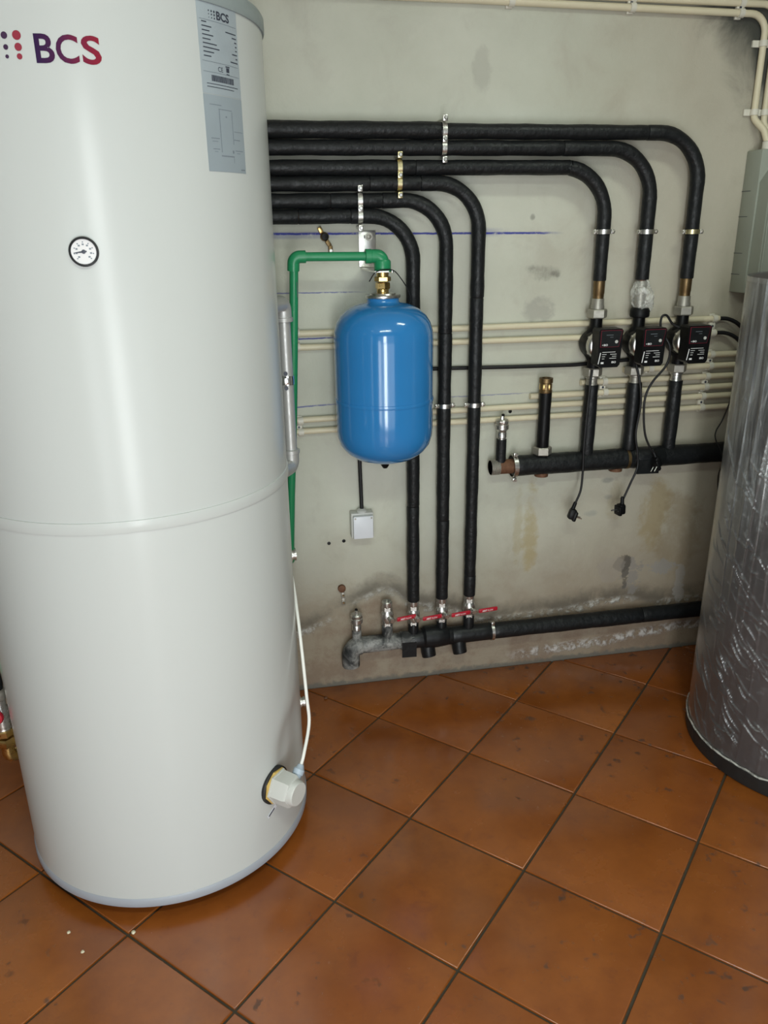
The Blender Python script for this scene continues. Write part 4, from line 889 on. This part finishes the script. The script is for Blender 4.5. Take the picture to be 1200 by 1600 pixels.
for i, (x, z, lb) in enumerate(spots):
    rot = (0, R((-3, -5, -3, -6)[i]) * 0, R((12, 8, 9, 7)[i]))
    if i == 0: bv.location = (x, MY, z); bv['label'] = lb; bv.rotation_euler = rot
    else: dup(bv, (x, MY, z), lb, rot)

# ------------------------------------------------------------------ dark tank wrapped in film at the right
WX, WY, WR = 1.6255, -.606, .335
wt = thing('wrapped_tank', 'dark grey cylindrical tank wrapped in clear plastic film at the right edge', 'tank', (WX, WY, 0))
part('foam_base', MB().lathe([(WR - .02, .0), (WR + .004, .002), (WR + .006, .010), (WR + .006, .048), (WR - .004, .056)], (WX, WY, 0), n=96), M['rubber'], wt, 'black base pad')
part('jacket', MB().lathe([(WR - .02, .052), (WR, .056), (WR, 1.355), (WR - .012, 1.366), (WR - .08, 1.372), (0, 1.374)], (WX, WY, 0), n=128), M['jacket'], wt)
def film_mesh():
    m = 330; vs = []; fs = []; z0, z1 = .050, 1.368
    angs = [150 + 140 * k / 400 for k in range(400)] + [290 + 220 * k / 90 for k in range(90)]; n = len(angs)
    rnd = random.Random(11)
    folds = [(fa, am, wd, rnd.uniform(-5, 5)) for fa, am, wd in ((176, .8, .5), (183, .7, .9), (189, .9, .5), (192, .8, .35), (196, .6, 1.0), (201, .9, .5), (206, .7, 1.2), (212, 1., .5), (216, .6, .4), (222, .8, .8), (229, .9, .5), (238, .7, 1.0), (250, .8, .6), (266, .8, .8))]
    creases = [(rnd.uniform(160, 280), rnd.uniform(.07, .95), rnd.uniform(2.5, 9), rnd.uniform(-.0062, -.0012), rnd.uniform(.002, .0050), rnd.uniform(.0024, .0045)) for _ in range(190)]
    creases += [(rnd.uniform(170, 235), rnd.uniform(.10, .50), rnd.uniform(3, 7), rnd.uniform(-.006, -.003), .0055, .0032) for _ in range(34)]
    creases += [(rnd.uniform(165, 280), rnd.uniform(.9, 1.33), rnd.uniform(2, 5), rnd.uniform(-.02, .02), .0016, .004) for _ in range(40)]
    H = [[0.0] * n for _ in range(m + 1)]; dz = (z1 - z0) / m
    for ca, cz, half, sl, am, wd in creases:
        for k in range(n):
            u = (angs[k] - ca) / half
            if abs(u) >= 1: continue
            zc = cz + sl * (angs[k] - ca) + .004 * math.sin(u * 3 + ca); a = am * (1 - u * u)
            i0 = max(0, int((zc - 3 * wd - z0) / dz)); i1 = min(m, int((zc + 3 * wd - z0) / dz) + 1)
            for i in range(i0, i1 + 1): H[i][k] = max(H[i][k], a * math.exp(-((z0 + i * dz - zc) / wd) ** 2))
    for i in range(m + 1):
        z = z0 + dz * i; fade = .25 + .75 * min(1, max(0, (z - .3) * 1.4))
        for k in range(n):
            deg = angs[k]; a = R(deg); h = H[i][k]
            for fa, am, wd, sl in folds:
                dd = (deg - fa - sl * (z - .7) - .9 * math.sin(z * 6 + fa) + 180) % 360 - 180
                if abs(dd) < wd * 3: h += .0042 * am * fade * math.exp(-(dd / wd) ** 2)
            u = a * WR; h += .0011 * mnoise.noise(Vector((u * 8, z * 3, 7))) + .0006 * mnoise.noise(Vector((u * 30, z * 9, 2)))
            r = WR + .0030 + max(-.0016, h); vs.append((WX + r * math.cos(a), WY + r * math.sin(a), z))
        if i:
            for k in range(n): fs.append(((i - 1) * n + k, (i - 1) * n + (k + 1) % n, i * n + (k + 1) % n, i * n + k))
    return MB().add(vs, fs)
part('stretch_film', film_mesh(), M['film'], wt, 'clear stretch film with folds and wrinkles', None)
rag = []; rr_ = []
for k in range(241):
    a = 2 * math.pi * k / 240; rag.append((WX + (WR + .007) * math.cos(a), WY + (WR + .007) * math.sin(a), .054 + .006 * mnoise.noise(Vector((k * .23, 2, 0))))); rr_.append(.0025 + .0022 * abs(mnoise.noise(Vector((k * .61, 5, 0)))))
part('film_hem', MB().tube(rag, rr_, 6), M['crumple'], wt, 'bunched lower hem of the film')

# ------------------------------------------------------------------ crumbs on the floor
for k, (x, y, s, lb) in enumerate(((.215, -.075, .006, 'brown crumb on the floor close to the wall, left'), (-.47, -.895, .004, 'pale crumb in front of the white tank, left of the joint'), (-.43, -.955, .004, 'pale crumb on the tile left of the white tank front'), (-.325, -.925, .005, 'yellowish crumb on the tile joint before the white tank'))):
    bm = bmesh.new(); bmesh.ops.create_icosphere(bm, subdivisions=2, radius=s)
    for v in bm.verts: v.co *= 1 + .35 * mnoise.noise(v.co * 400 + Vector((k, 0, 0))); v.co.z *= .6
    bm.verts.index_update(); zmin = min(v.co.z for v in bm.verts)
    mb = MB().add([v.co + Vector((x, y, -zmin)) for v in bm.verts], [[q.index for q in f.verts] for f in bm.faces]); bm.free()
    single('crumb', mb, M['rust'] if k == 0 else M['pvc'], lb, 'crumb', (x, y, 0), 'plaster crumbs on the floor')
